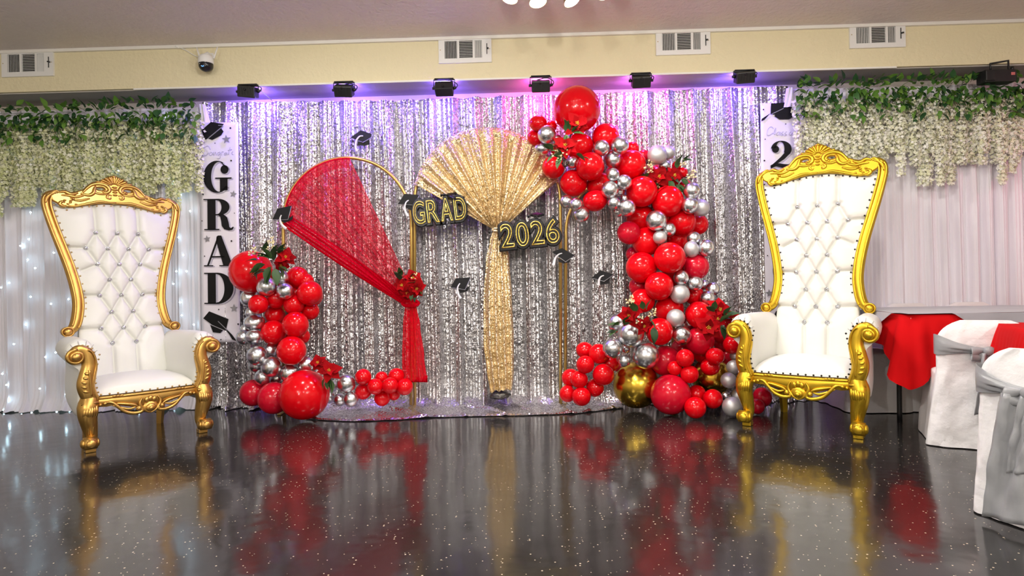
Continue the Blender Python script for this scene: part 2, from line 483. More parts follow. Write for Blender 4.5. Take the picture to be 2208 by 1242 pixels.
vent(62, 137, 114, 58, 'white air vent on the soffit nearest the security camera, above the bronze throne')
vent(1003, 108, 114, 57, 'white air vent on the soffit above the gold sequin fan drape')
vent(1472, 90, 116, 58, 'white air vent on the soffit between the spotlight cluster and the end vent')
vent(1890, 75, 118, 58, 'white air vent on the soffit above the yellow-gold throne, nearest the bracketed stage light')

# ------------------------------------------------------------------ security camera
c = onsoffit(444, 134, .085); s = c.y / F
t = thing('security_camera', 'white dome security camera with two antennas and a black lens ball', 'camera', c)
mb = MB(); mb.tube([(0, .085, .075), (0, .03, .075), (0, 0, .055)], .017, 10); mb.box((0, .08, .07), (.05, .012, .06))
obj('wall_mount', mb, M['white_metal'], t, bevel=.003)
mb = MB()
prof = [(.0, .062), (.03, .058), (.048, .045), (.057, .022), (.058, -.012), (.054, -.014)]
mb.grid(lambda u, v: (lambda r, z: (r * cos(2 * pi * u), r * sin(2 * pi * u), z))(*[interp([(i / 5, p[k]) for i, p in enumerate(prof)], v) for k in (0, 1)]), 24, 14, True)
obj('body', mb, M['white_metal'], t)
mb = MB(); mb.sphere((0, 0, -.028), (.054, .054, .048), 20, 12)
hd = obj('lens_ball', mb, M['black_plastic'], t)
mb = MB(); mb.sphere((0, -.048, -.046), (.016, .008, .014), 14, 8); ln = obj('lens', mb, M['black_plastic'], hd)
mb = MB()
for k in (-1, 0, 1): mb.sphere((k * .007, -.055, -.048 - .003 * (k == 0)), (.0025, .002, .004), 6, 4)
obj('blue_led', mb, M['led'], hd)
mb = MB()
for k in range(8): mb.sphere((.024 * cos(k * pi / 4), -.052 + .006 * abs(sin(k * pi / 4)), -.03 + .02 * sin(k * pi / 4)), .0028, 6, 4)
obj('infrared_led', mb, M['white_metal'], hd)
for sx in (-1, 1):
    mb = MB(); mb.tube([(sx * .052, .02, .035), (sx * .062, .02, .06), (sx * .082, .024, .125)], [.008, .007, .005], 8); obj('antenna', mb, M['white_metal'], t)
pts = [onsoffit(370, 96, .012), onsoffit(386, 104, .02), onsoffit(378, 99, .03), onsoffit(400, 108, .01), onsoffit(425, 122, .012), c + Vector((-.01, .06, .06))]
o = obj('camera_cable', MB().tube(smooth_path(pts, 5), .0035, 6), M['white_metal']); tag(o, 'thin white cable looping from the ceiling trim to the security camera', 'cable')

# ------------------------------------------------------------------ LED wash lights under the soffit edge
WL = ['black wash light nearest the GRAD banner, with a rod beside it', 'second black wash light counted from the GRAD banner', 'black wash light above the gold sequin fan, third from the GRAD banner',
      'black wash light just beside the topmost big red balloon', 'second black wash light counted from the 2026 banner', 'black wash light nearest the 2026 banner']
for i, (px, py, colr) in enumerate(WASH):
    tilt = radians((14, 30, 62, 26, 30, 24)[i])
    c = onsoffit(px, py + 2, .03); c.z = SOFZ - .082 if i != 2 else SOFZ - .085
    c = onsoffit(px, py + 2, .03)
    t = thing('wash_light', WL[i], 'stage light', c, atan(-.03), 'LED wash lights under the soffit')
    R = Matrix.Rotation(tilt, 3, 'X'); R2 = Matrix.Rotation((.12, .06, 0, 0, -.03, -.06)[i], 3, 'Y')
    mb = MB(); mb.box((0, 0, -.006), (.142, .085, .086), R2 @ R)
    bd = obj('housing', mb, M['black_metal'], t, False, bevel=.008)
    mb = MB()
    for k in range(6): mb.box(R @ Vector(((k - 2.5) * .022, -.044, .0)), (.006, .008, .05), R)
    obj('cooling_fin', mb, M['black_metal'], bd, False)
    mb = MB(); mb.tube([(-.005, -.046, 0), (-.005, -.058, 0)], .008, 10); obj('knob', mb, M['black_plastic'], bd)
    top = SOFZ - c.z
    mb = MB(); mb.tube([(-.082, 0, 0), (-.082, 0, top - .012), (.082, 0, top - .012), (.082, 0, 0)], .006, 6)
    mb.box((0, 0, top - .006), (.15, .03, .008))
    for sx in (-1, 1): mb.tube([(sx * .07, 0, 0), (sx * .094, 0, 0)], .011, 8)
    obj('bracket', mb, M['black_metal'], t)
    mb = MB(); mb.tube(smooth_path([(.05, .03, -.01), (.085, .02, .0), (.10, .01, .03), (.05, .0, top - .02), (-.03, .01, top - .03)], 6), .004, 6)
    obj('power_cord', mb, M['black_plastic'], t)
    mb = MB(); mb.box(R2 @ R @ Vector((0, .044, 0)), (.12, .006, .055), R2 @ R); obj('led_panel', mb, emit('wash_panel', colr, 90), bd, False)
    lp = c + Vector((0, .07, -.0))
    lamp('wash_light_beam', 'AREA', lp, 6.5 if colr != PINK else 4.5, colr, .13, lp + Vector((0, .4, -.55)), 'RECTANGLE', .05)
# loose rod by the first wash light
o = obj('ceiling_hook', MB().tube([P(556, 190, 4.96), P(586, 216, 5.1)], .004, 6), M['white_metal']); tag(o, 'thin pale rod sticking out beside the wash light near the GRAD banner', 'rod')

# ------------------------------------------------------------------ spotlight cluster at the ceiling
cz = CEILZ; base = P(1190, -40, 4.0); base.z = cz
t = thing('spotlight_cluster', 'ceiling spotlight cluster with brass arms and glowing white bulbs', 'ceiling light', base)
mb = MB(); mb.tube([(0, 0, 0), (0, 0, -.03)], [.11, .10], 24); mb.tube([(-.42, 0, -.045), (.42, 0, -.045)], .014, 10); mb.tube([(0, 0, -.02), (0, 0, -.05)], .018, 10)
obj('canopy', mb, M['brass'], t)
for (px, py, dx) in ((1098, -4, -.3), (1160, 5, .15), (1234, 2, .45), (1306, -13, .3)):
    e = P(px, py, 3.98) - base
    d = Vector((dx, -.25, -1)).normalized()
    top = e - d * .09; arm = Vector((top.x * .98, 0, -.045))
    mb = MB(); mb.tube([arm, lerp(arm, top, .5) + Vector((0, 0, .01)), top], .008, 8)
    hd = obj('arm', mb, M['brass'], t)
    mb = MB(); mb.tube([top - d * .02, top, e - d * .02, e], [.022, .034, .05, .056], 18, cap=False); mb.tube([top - d * .025, top - d * .018], .022, 12)
    obj('lamp_shade', mb, M['brass'], hd)
    mb = MB(); mb.tube([e - d * .03, e - d * .002, e + d * .008, e + d * .012], [.046, .052, .044, .02], 18); obj('bulb', mb, M['lampglow'], hd)
    wp = base + e + d * .03
    lamp('spot_bulb_light', 'SPOT', wp, 45, WARM, .045, wp + d, angle=radians(150), blend=.7)

# ------------------------------------------------------------------ bracketed stage light at the far end
c = onwall(2148, 167, .335)
t = thing('stage_light', 'black stage light with tall U bracket above the flower garland, wall end', 'stage light', c, -.03)
s = c.y / F
mb = MB(); mb.box((0, 0, 0), (66 * s, .10, 26 * s)); mb.box((-24 * s, -.035, 0), (20 * s, .06, 22 * s)); bd = obj('housing', mb, M['black_metal'], t, False, bevel=.006)
mb = MB(); mb.tube([(-18 * s, -.03, 10 * s), (-18 * s, -.03, 27 * s), (20 * s, -.03, 33 * s), (20 * s, -.03, -2 * s)], .008, 8); obj('bracket', mb, M['black_metal'], t)
mb = MB(); mb.box((25 * s, -.051, 3 * s), (8 * s, .004, 6 * s)); obj('label', mb, simple('pink_sticker', srgb(200, 110, 110), .6, noise_amt=.1), bd, False)
mb = MB(); mb.tube([(30 * s, -.02, 12 * s), (30 * s, -.02, 20 * s)], .012, 10); obj('knob', mb, M['black_plastic'], t)


lamp('stage_light_beam', 'SPOT', (5.2, 3.2, 2.4), 48, (1.0, .25, .45), .06, (4.5, 5.1, 1.7), angle=radians(70), blend=1.0)
# ------------------------------------------------------------------ curtains
def pleat(x, z, period, amp, seed, top=2.58):
    ph = x / period * 2 * pi + 2.2 * noise.noise((x * 1.1, seed, z * .12)) + 1.3 * noise.noise((x * 3.1, seed + 5, z * .2))
    a = amp * (.55 + .8 * (noise.noise((x * 1.7, seed + 9, z * .25)) + .5))
    y = a * (sin(ph) + .35 * sin(2.1 * ph + 1.3 + seed) + .22 * sin(4.7 * ph + noise.noise((x * 4, seed, z * .5)) * 2))
    y += .25 * amp * noise.noise((x * 22, seed + 3, z * .8))
    return y


def curtain_mb(x0, x1, off, period, amp, seed, ztop, zbot, nx, nz, puddle=None):
    mb = MB()

    def fn(u, v):
        x = lerp(x0, x1, u); zt = ztop(x); z = lerp(zt, zbot, v)
        y = wallY(x) - off + pleat(x, z, period, amp, seed) * min(1, .35 + 1.6 * v)
        if puddle:
            k = max(0, (v - .93) / .07)
            y -= puddle * k * k * (.6 + .8 * (noise.noise((x * 5, 3, seed)) + .5)); z = z + .05 * k * max(0, noise.noise((x * 14, v * 9, seed)))
            z = max(.006, z)
        return (x, y, z)
    return mb.grid(fn, nx, nz)


def xw(px, off=.12): return onwall(px, 600, off).x


def topline(pairs, off):
    pts = [onwall(px, py, off) for px, py in pairs]
    keys = [(p.x, p.z) for p in pts]
    return lambda x: interp(keys, x)


seq_top = topline([(440, 222), (850, 217), (1250, 203), (1700, 186)], .13)
xs0, xs1 = xw(446), xw(1706)
mb = curtain_mb(xs0, xs1, .14, .19, .058, 1.0, seq_top, .004, 900, 60, .05)
o = obj('sequin_backdrop', mb, M['silver_sequin']); tag(o, 'floor-length silver sequin backdrop curtain hanging behind the arches', 'curtain')
wl_top = topline([(-200, 244), (0, 240), (430, 232)], .16)
mb = curtain_mb(-4.95, xs0 + .02, .16, .16, .028, 4.0, wl_top, .004, 420, 60, .06)
o = obj('white_drape', mb, M['white_drape']); tag(o, 'white sheer drape lit by fairy lights behind the bronze-framed throne', 'curtain')
wr_top = topline([(1700, 192), (1960, 187), (2208, 178), (2400, 172)], .16)
mb = curtain_mb(xs1 - .02, 4.95, .16, .125, .026, 8.0, wr_top, .004, 560, 60)
o = obj('white_drape', mb, M['white_drape']); tag(o, 'white pleated drape behind the covered banquet table and yellow-gold throne', 'curtain')
# tie-back bunch between garland drape and sequin curtain
for (pa, pb, lab) in (((436, 226), (446, 276), 'bunched white cloth end tied beside the top of the GRAD banner'), ((1703, 190), (1700, 232), 'bunched white cloth end tied above the 2026 banner')):
    a = onwall(*pa, .2); b = onwall(*pb, .2); mb = MB()

    def fn(u, v, a=a, b=b):
        p = a.lerp(b, v); r = .035 + .01 * sin(5 * 2 * pi * u + 3 * v); return (p.x + r * cos(2 * pi * u) * (.6 + .4 * v), p.y + r * .6 * sin(2 * pi * u), p.z)
    o = obj('cloth_tie', mb.grid(fn, 40, 8, True), M['white_drape']); tag(o, lab, 'cloth')
# sequin runner on the floor
rp = [(656, 905), (760, 910), (850, 907), (935, 901), (1030, 899), (1130, 897), (1240, 893), (1345, 880)]
front = [ground(*p) for p in rp]
fk = [(p.x, p.y) for p in front]


def trail(u, v):
    x = lerp(front[0].x, front[-1].x, u); yf = interp(fk, x) + .012 * noise.noise((x * 9, 1, 1)); yb = wallY(x) - .14
    y = lerp(yb, yf, v)
    z = .012 + .05 * max(0, 1 - v * 3.5) + .03 * max(0, noise.noise((x * 6 + v, y * 3, 2)) + .25) * (1 - .75 * v) + .03 * max(0, 1 - abs(noise.noise((x * 3 + y * 1.2, y * 2, 7))) * 7) * (1 - .4 * v)
    return (x, y, max(.006, z * (1 if v < .97 else .4)))


o = obj('sequin_runner', MB().grid(trail, 260, 50), M['silver_trail']); tag(o, 'silver sequin cloth spread on the floor in front of the arches', 'cloth')
# ------------------------------------------------------------------ fairy lights on the left drape (a curtain light: wires and bulbs)
hl = P(210, 246, 5.0)
t = thing('curtain_light', 'curtain of tiny blue-white fairy lights hung over the white drape', 'string light', (0, 0, 0))
bm_ = MB().sphere((0, 0, 0), .0065, 8, 6).mesh('bulb'); bm_.materials.append(M['fairy'])
seen = [(62, 516), (66, 458), (48, 342), (124, 395), (196, 341), (258, 420), (56, 700), (76, 578), (66, 640), (148, 645), (118, 330), (116, 545), (140, 568), (120, 760), (282, 303), (370, 325), (256, 368),
        (358, 252), (390, 354), (374, 392), (390, 420), (385, 512), (395, 550), (402, 585), (374, 612), (388, 652), (392, 680), (372, 715), (30, 742), (98, 770), (142, 850), (86, 838), (68, 880), (122, 878), (110, 655),
        (20, 610), (14, 830), (420, 290), (410, 455), (380, 585), (160, 700), (200, 545), (2, 620), (5, 806), (376, 872), (402, 868), (300, 880), (46, 884), (150, 875), (20, 862), (8, 884), (418, 700), (60, 560), (44, 530), (136, 770)]
for px, py in seen:
    p = onwall(px, py, .215)
    if py > 860: p = ground(px, min(py, 886), .02) if py > 866 else p
    link('bulb', bm_, None, t, p)
for k, px in enumerate((8, 62, 128, 196, 262, 330, 374, 408)):
    mb = MB(); pts = [onwall(px + 4 * sin(j * 1.3 + k), lerp(244, 868, j / 14), .205) for j in range(15)]
    mb.tube(pts, .0012, 4, cap=False); obj('wire', mb, M['wire'], t)
mb = MB(); mb.tube([onwall(-60, 246, .205), onwall(425, 238, .205)], .002, 4); obj('header_wire', mb, M['wire'], t)

# ------------------------------------------------------------------ hanging flower garlands
def leaf_mesh(name, L, W, bend=.25, fold=.2, n=5):
    mb = MB(); vs = []; fs = []
    for i in range(n + 1):
        v = i / n; wd = W * sin(pi * min(1, v * 1.02) ** .8) * .5 if 0 < v < 1 else .0006
        z = -bend * L * v * v
        vs += [(-wd, v * L, z + fold * wd), (0, v * L, z), (wd, v * L, z + fold * wd)]
    for i in range(n):
        a = i * 3
        fs += [(a, a + 1, a + 4, a + 3), (a + 1, a + 2, a + 5, a + 4)]
    mb.add(vs, fs); me = mb.mesh(name); return me


leafG = leaf_mesh('leaf', .062, .032); leafG.materials.append(M['leaf_green'])


def strand_mesh(length, seed, mat):
    r = random.Random(seed); mb = MB()
    mb.tube([(0, 0, 0), (.004, 0, -length * .5), (0, 0, -length)], .0018, 4)
    n = int(length * 560)
    for i in range(n):
        v = r.random() ** .9; z = -.06 - v * (length - .06); R = .058 * (1 - .55 * v) + .008
        a = r.random() * 2 * pi; q = sqrt(r.random()) * R
        c = Vector((q * cos(a), q * sin(a) * .7 - .012, z)); s = r.uniform(.011, .019)
        nrm = Vector((cos(a) * .8 + r.uniform(-.5, .5), -abs(r.gauss(.6, .4)), r.uniform(-.5, .6))).normalized()
        u = nrm.orthogonal().normalized(); u.rotate(Matrix.Rotation(r.random() * 6.28, 3, nrm)); w_ = nrm.cross(u)
        vs = [c - nrm * s * .45]
        for k in range(4):
            e = u * cos(k * pi / 2) + w_ * sin(k * pi / 2); f_ = u * cos(k * pi / 2 + pi / 4) + w_ * sin(k * pi / 2 + pi / 4)
            vs += [c + e * s * 1.05 + nrm * s * .15, c + f_ * s * .55]
        mb.add(vs, [(0, 8 if k == 0 else 2 * k, 1 + 2 * k, 2 + 2 * k) for k in range(4)])
    me = mb.mesh('strand'); me.materials.append(mat); return me


def garland(px0, px1, topf, n, lens, mat, label, group, seed, nleaf, off=.235):
    r = random.Random(seed); meshes = [[strand_mesh(L, seed * 10 + k + 100 * j, mat) for k in range(3)] for j, L in enumerate(lens)]
    for i in range(n):
        px = lerp(px0, px1, (i + r.uniform(.1, .9)) / n)
        p = onwall(px, topf(px), off + r.uniform(-.02, .05))
        j = r.randrange(len(lens))
        o = link('flower_strand', meshes[j][r.randrange(3)], None, None, p, (0, 0, r.uniform(-.5, .5)))
        tag(o, label, 'flowers', group)
        for k in range(nleaf + r.randint(-2, 2)):
            lf = link('leaf', leafG, None, o)
            s = r.uniform(.75, 1.35)
            hz = r.choice([r.uniform(.02, .10), r.uniform(-.10, .02), r.uniform(-.06, .04), r.uniform(-.20, -.05)])
            lf.location = (r.uniform(-.06, .06), r.uniform(-.07, -.035), hz)
            lf.rotation_euler = (r.uniform(-1.2, -.2) if hz < .03 else r.uniform(.3, 1.3), r.uniform(-.6, .6), r.uniform(0, 6.28) if r.random() < .3 else r.choice([-1, 1]) * r.uniform(1.6, 3.1)); lf.scale = (s, s, s)


garland(-70, 430, lambda x: 258 - .03 * x, 42, (.56, .64, .72, .80), M['flower'], 'hanging strand of cream wisteria with green leaves over the fairy-lit drape', 'cream flower strands above the bronze throne', 3, 17)
garland(1712, 2290, lambda x: 203 - .02 * (x - 1712), 44, (.48, .58, .66, .74), M['flower2'], 'hanging strand of white wisteria with green leaves above the covered table', 'white flower strands above the banquet table', 5, 19)

# ------------------------------------------------------------------ banners
def ell(cx, cy, rx, ry, a0=0, a1=360, n=28): return [(cx + rx * cos(radians(lerp(a0, a1, i / (n - 1)))), cy + ry * sin(radians(lerp(a0, a1, i / (n - 1))))) for i in range(n)]


def ring(o, i, a0, a1, n=36):
    return ell(*o, a0, a1, n) + ell(*i, a0, a1, n)[::-1]


def rect(x0, y0, x1, y1): return [(x0, y0), (x1, y0), (x1, y1), (x0, y1)]


GLY = {
    'G': [ring((.50, .50, .46, .50), (.57, .50, .27, .465), 62, 322), ell(.76, .725, .135, .135, 0, 350), rect(.60, .08, .86, .455), rect(.44, .435, 1.0, .475), [(.72, .90), (.885, .76), (.87, .70), (.62, .955)], [(.86, .12), (.86, .2), (.60, .02), (.60, .08)]],
    'R': [rect(.13, .0, .40, 1.0), rect(.0, .965, .50, 1.0), rect(.02, 0, .52, .035), ring((.48, .735, .38, .265), (.44, .735, .155, .225), -92, 92), rect(.38, .96, .5, 1.0), rect(.38, .47, .5, .51),
          [(.46, .50), (.66, .50), (.78, .40), (.83, .22), (.85, .09), (.90, .055), (.97, .10), (1.0, .085), (.95, .0), (.84, -.02), (.68, .02), (.60, .13), (.58, .30), (.55, .42)]],
    'A': [[(.10, .03), (.16, .03), (.50, .93), (.46, 1.0)], [(.42, .97), (.47, 1.0), (.57, 1.0), (.93, .03), (.63, .03), (.40, .82)], rect(.22, .285, .68, .33), rect(0, 0, .30, .035), rect(.50, 0, 1.02, .035)],
    'D': [rect(.12, 0, .39, 1.0), rect(0, .965, .46, 1.0), rect(0, 0, .46, .035), ring((.44, .50, .54, .50), (.42, .50, .26, .455), -92, 92)],
    '2': [ell(.26, .70, .145, .13, 0, 350), ring((.50, .70, .42, .30), (.46, .72, .17, .245), -35, 176), [(.66, .60), (.86, .545), (.62, .34), (.30, .165), (.08, .02), (.06, .10), (.30, .28), (.50, .44)],
          [(.07, .0), (.05, .12), (.22, .20), (.42, .19), (.62, .16), (.78, .15), (.90, .20), (.97, .30), (1.0, .29), (.96, .10), (.84, -.01), (.66, -.01), (.46, .05), (.28, .08), (.14, .04)]],
    '0': [ring((.5, .5, .47, .5), (.5, .5, .17, .465), 0, 359.9)],
    '6': [ring((.53, .32, .43, .32), (.56, .32, .15, .285), 0, 359.9), ring((.54, .50, .46, .50), (.60, .50, .22, .465), 75, 200), ell(.80, .80, .125, .115, 0, 350), [(.30, .45), (.42, .58), (.60, .60), (.60, .64), (.36, .62), (.24, .55)]],
}
CAPP = [(0, .30), (.42, .62), (1, .45), (.60, .10)]


def flat(polys, mat, name, parent, sx, sz, ox, oz, y, rot=0.0, thick=.0012):
    mb = MB(); cr_, sr_ = cos(rot), sin(rot)
    for pl in polys:
        q = []
        for a, b in pl:
            a2, b2 = a * sx, b * sz
            q.append((ox + a2 * cr_ - b2 * sr_, y, oz + a2 * sr_ + b2 * cr_))
        mb.poly(q, thick, (0, -1, 0))
    o = link(name, mb.mesh(name, False), mat, parent)
    return o


def star(r): return [(r * (1 if k % 2 == 0 else .42) * sin(k * pi / 5), r * (1 if k % 2 == 0 else .42) * cos(k * pi / 5)) for k in range(10)]


def banner(pxl, pxr, pyt, pyb, label, word, letters, script, caps, stars, dots, off):
    """letters etc. are given in photograph pixels and become sizes on the banner"""
    a = onwall(pxl, pyt, off); b = onwall(pxr, pyt, off); cpx, cpy = (pxl + pxr) / 2, (pyt + pyb) / 2
    c = onwall(cpx, cpy, off); s = c.y / F; Wd = (pxr - pxl) * s; Ht = (pyb - pyt) * s
    t = thing('banner', label, 'banner', c, -.03); t.rotation_euler = (0, .010, -.03)
    X = lambda px: (px - cpx) * s
    Z = lambda py: -(py - cpy) * s
    mb = MB()
    wv = lambda u, v: .006 * sin(v * 9 + 1) * (u - .5) * 2 + .004 * noise.noise((u * 2, v * 6, 1))
    mb.grid(lambda u, v: ((u - .5) * Wd, .004 + .5 * wv(u, v), (.5 - v) * Ht), 12, 60)
    sh = obj('sheet', mb, M['banner'], t); m = sh.modifiers.new('solid', 'SOLIDIFY'); m.thickness = .002
    for ch, x0, x1, y0, y1 in letters:
        flat(GLY[ch], M['ink_shadow'], 'letter_shadow', t, (x1 - x0) * s, (y1 - y0) * s, X(x0) + 3.0 * s, Z(y1) - 1.5 * s, -.006)
        flat(GLY[ch], M['ink'], 'letter', t, (x1 - x0) * s, (y1 - y0) * s, X(x0), Z(y1), -.0085)
    for px, py, r, rot in stars:
        flat([star(r)], M['silver_print'], 'star', t, s, s, X(px), Z(py), -.007, rot)
    mb = MB()
    for px, py, r in dots:
        mb.poly([(X(px) + r * s * cos(k * pi / 4), -.006, Z(py) + r * s * sin(k * pi / 4)) for k in range(8)], .0012, (0, -1, 0))
    o = link('printed_dot', mb.mesh('printed_dot', False), M['ink'], t); o['kind'] = 'stuff'
    for polys, mt in caps:
        flat([[(X(px), Z(py)) for px, py in pl] for pl in polys], M[mt], 'printed_cap', t, 1, 1, 0, 0, -.007 if mt == 'ink' else -.0088)
    for pth in script:
        pass
    mb = MB()
    for pth in script:
        pp = smooth_path([(X(px), -.006, Z(py)) for px, py in pth], 5)
        mb.tube(pp, .0028, 5, flat=.4, ref=(0, 1, 0))
    obj('script_lettering', mb, M['script'], t)
    mb = MB()
    for sx in (-1, 1): mb.tube([(sx * (Wd / 2 - .012), -.006, Ht / 2 - .012), (sx * (Wd / 2 - .012), .02, Ht / 2 + .03)], .002, 5)
    obj('hanging_tie', mb, M['white_metal'], t)
    return t


congr = [[(456, 322), (451, 315), (443, 318), (437, 328), (438, 335), (446, 335), (452, 329)], [(456, 329), (453, 333), (457, 335), (460, 330), (456, 328)], [(461, 334), (463, 328), (463, 335), (467, 328), (469, 335)],
         [(477, 328), (472, 330), (473, 335), (478, 330), (476, 341), (470, 342)], [(480, 335), (481, 328), (485, 328)], [(490, 329), (486, 332), (488, 335), (492, 329), (492, 335)], [(499, 318), (495, 334)], [(494, 325), (503, 323)], [(505, 327), (502, 331), (506, 334)]]
clas = [[(1669, 277), (1664, 273), (1657, 279), (1655, 290), (1660, 292), (1667, 287)], [(1668, 289), (1674, 276), (1671, 291)], [(1681, 284), (1675, 288), (1678, 292), (1683, 285), (1683, 292)], [(1690, 284), (1686, 288), (1690, 291), (1685, 293)],
        [(1697, 284), (1693, 288), (1697, 291), (1692, 293)], [(1706, 284), (1702, 289), (1706, 292), (1709, 286)], [(1718, 276), (1714, 280), (1712, 297)], [(1710, 286), (1717, 284)]]
banner(432, 516, 264, 738, 'tall white GRAD banner with black letters, stars and printed caps', 'GRAD',
       [('G', 438, 502, 347, 416), ('R', 440, 506, 429, 496), ('A', 440, 507, 508, 574), ('D', 440, 505, 588, 655)], congr,
       [([[(437, 281), (458, 263), (486, 268), (480, 276), (444, 303)], [(452, 299), (480, 277), (485, 284), (480, 292), (460, 302)]], 'ink'), ([[(452, 297), (484, 272), (485, 273.5), (453, 298.5)], [(474, 270), (484, 271), (484, 272.2), (474, 271.5)]], 'silver_print'),
        ([[(437, 686), (450, 671), (492, 688), (486, 713), (456, 700)], [(452, 700), (480, 712), (474, 718), (458, 716)], [(484, 708), (490, 712), (500, 722), (510, 736), (500, 732), (494, 722)]], 'ink'), ([[(470, 692), (490, 711), (489, 712.5), (469, 693)]], 'silver_print')],
       [(491, 301, 10, .1), (505, 419, 8, -.2), (447, 515, 8, .15), (504, 665, 9, 0)], [(500, 277, 2), (433, 307, 1.6), (501, 347, 1.8), (439, 419, 1.6), (507, 460, 1), (436, 476, 1.2), (500, 520, 1.8), (441, 552, 1.3), (471, 667, 1.3), (513, 699, 1.8), (475, 732, 1.4), (466, 309, 1.1)], .235)
banner(1642, 1728, 222, 690, 'tall white 2026 banner with black numerals partly hidden by the yellow-gold throne', '2026',
       [('2', 1659, 1711, 304, 364), ('0', 1660, 1712, 388, 448), ('2', 1660, 1712, 466, 530), ('6', 1660, 1716, 549, 617)], clas,
       [([[(1664, 223), (1713, 221), (1721, 246), (1663, 247)], [(1672, 247), (1712, 245), (1712, 252), (1702, 258), (1682, 258), (1672, 252)], [(1663, 244), (1644, 256), (1643, 262), (1650, 258)]], 'ink'), ([[(1670, 672), (1684, 660), (1700, 690), (1662, 690)]], 'ink'), ([[(1664, 246), (1690, 234), (1691, 235), (1665, 247)]], 'silver_print')],
       [(1657, 632, 9, .1)], [(1648, 236, 1.6), (1651, 300, 1.2), (1649, 346, 1.8), (1717, 305, 1.6), (1695, 268, 1.2), (1650, 461, 1.2), (1654, 551, 1.4), (1654, 663, 1.6)], .20)

# ------------------------------------------------------------------ card graduation caps
def cap(px, py, board, crown, tassel, edge, label, Y=None, rot=0, edgecol='card_white'):
    c = P(px, py, Y) if Y else onwall(px, py, .22)
    s = c.y / F
    t = thing('cap_cutout', label, 'decoration', c, -.03, 'black card graduation caps')
    f = lambda pl: [((a - px) * s, (py - b) * s) for a, b in pl]
    flat([f(crown)], M['card_black'], 'skull_cap', t, 1, 1, 0, 0, .004, 0, .004)
    flat([f(board)], M['card_black'], 'mortarboard', t, 1, 1, 0, 0, -.004, 0, .005)
    mb = MB(); n = len(tassel); pp = smooth_path([((a - px) * s, -.012, (py - b) * s) for a, b in tassel], 5)
    m = len(pp); mb.tube(pp, [(1.2 + 2.6 * (i / (m - 1)) ** 1.3) * s for i in range(m)], 6, flat=.4, ref=(0, 1, 0)); obj('tassel', mb, M['card_white'], t)
    mb = MB(); mb.tube([((a - px) * s, -.0095, (py - b) * s) for a, b in edge], .9 * s, 4); obj('edge_line', mb, M['silver_print'], t)


cap(781, 297, [(757, 296), (779, 281), (802, 290), (801, 296), (783, 308), (758, 297)], [(771, 304), (783, 308), (796, 302), (796, 312), (784, 314), (771, 312)], [(784, 294), (776, 295), (769, 304), (767, 318), (770, 327)], [(774, 304), (783, 308), (801, 298)],
    'black card graduation cap high on the sequin backdrop, above the red drape arch')
cap(882, 437, [(858, 440), (873, 418), (905, 421), (892, 442)], [(872, 440), (893, 440), (893, 455), (882, 452), (874, 446)], [(882, 432), (876, 437), (873, 448), (875, 458), (880, 467)], [(866, 441), (892, 443), (905, 423)],
    'black card graduation cap where the two gold arches meet, beside GRAD balloon', 4.93)
cap(609, 464, [(588, 473), (599, 450), (630, 444), (622, 473)], [(602, 473), (624, 470), (632, 465), (630, 474), (612, 481)], [(608, 464), (605, 472), (608, 484), (618, 494)], [(590, 475), (622, 474), (630, 446)],
    'black card graduation cap at the low corner of the sheer red drape', 4.93)
cap(993, 613, [(972, 619), (983, 600), (1015, 598), (1003, 623)], [(986, 622), (1004, 622), (1014, 616), (1008, 628), (992, 632)], [(992, 611), (987, 620), (988, 634), (993, 644)], [(976, 621), (1003, 625), (1015, 600)],
    'black card graduation cap on the sequin backdrop between the red tail and gold tail')
cap(1214, 550, [(1190, 543), (1212, 535), (1239, 551), (1219, 564)], [(1203, 557), (1219, 564), (1230, 558), (1228, 566), (1214, 568), (1204, 564)], [(1212, 546), (1204, 549), (1197, 557), (1193, 572)], [(1196, 548), (1219, 565), (1239, 552)],
    'black card graduation cap on the gold post below the 2026 balloon', 4.93)
cap(1300, 598, [(1275, 599), (1295, 583), (1323, 592), (1302, 606)], [(1288, 603), (1302, 607), (1315, 600), (1313, 612), (1294, 614)], [(1302, 594), (1295, 597), (1291, 605), (1290, 616)], [(1278, 600), (1302, 607), (1323, 593)],
    'black card graduation cap on the sequin backdrop beside the tall balloon garland')

# ------------------------------------------------------------------ gold arches
ARY = 5.0


def arch(cx, r, cy, xl, xr, label, Y=ARY, twist=0.0):
    pts = [P(cx - r, cy, Y) + Vector((0, 0, 0))]
    gl, gr = P(xl, 870, Y), P(xr, 870, Y); gl.z = gr.z = .012
    arc = [P(cx - r * cos(q), cy - r * sin(q), Y) for q in [pi * i / 40 for i in range(41)]]
    t = thing('arch_stand', label, 'arch', ((gl.x + gr.x) / 2, Y, 0)); b = t.location
    mb = MB(); mb.tube([p - b for p in [gl] + arc + [gr]], .0135, 10); obj('frame', mb, M['arch_gold'], t)
    for g in (gl, gr):
        mb = MB(); mb.box((g.x - b.x, 0, .008), (.03, .22, .012)); obj('foot', mb, M['arch_gold'], t, False, bevel=.003)
    return t


arch(749, 138, 478, 612, 886, 'gold round-topped arch stand carrying the sheer red drape')
arch(1051, 157, 436, 894, 1209, 'tall gold arch stand carrying the gold sequin fan drape', ARY + .02)
arch(1336, 116, 500, 1219, 1452, 'gold arch stand mostly buried inside the tall balloon garland', ARY + .06)

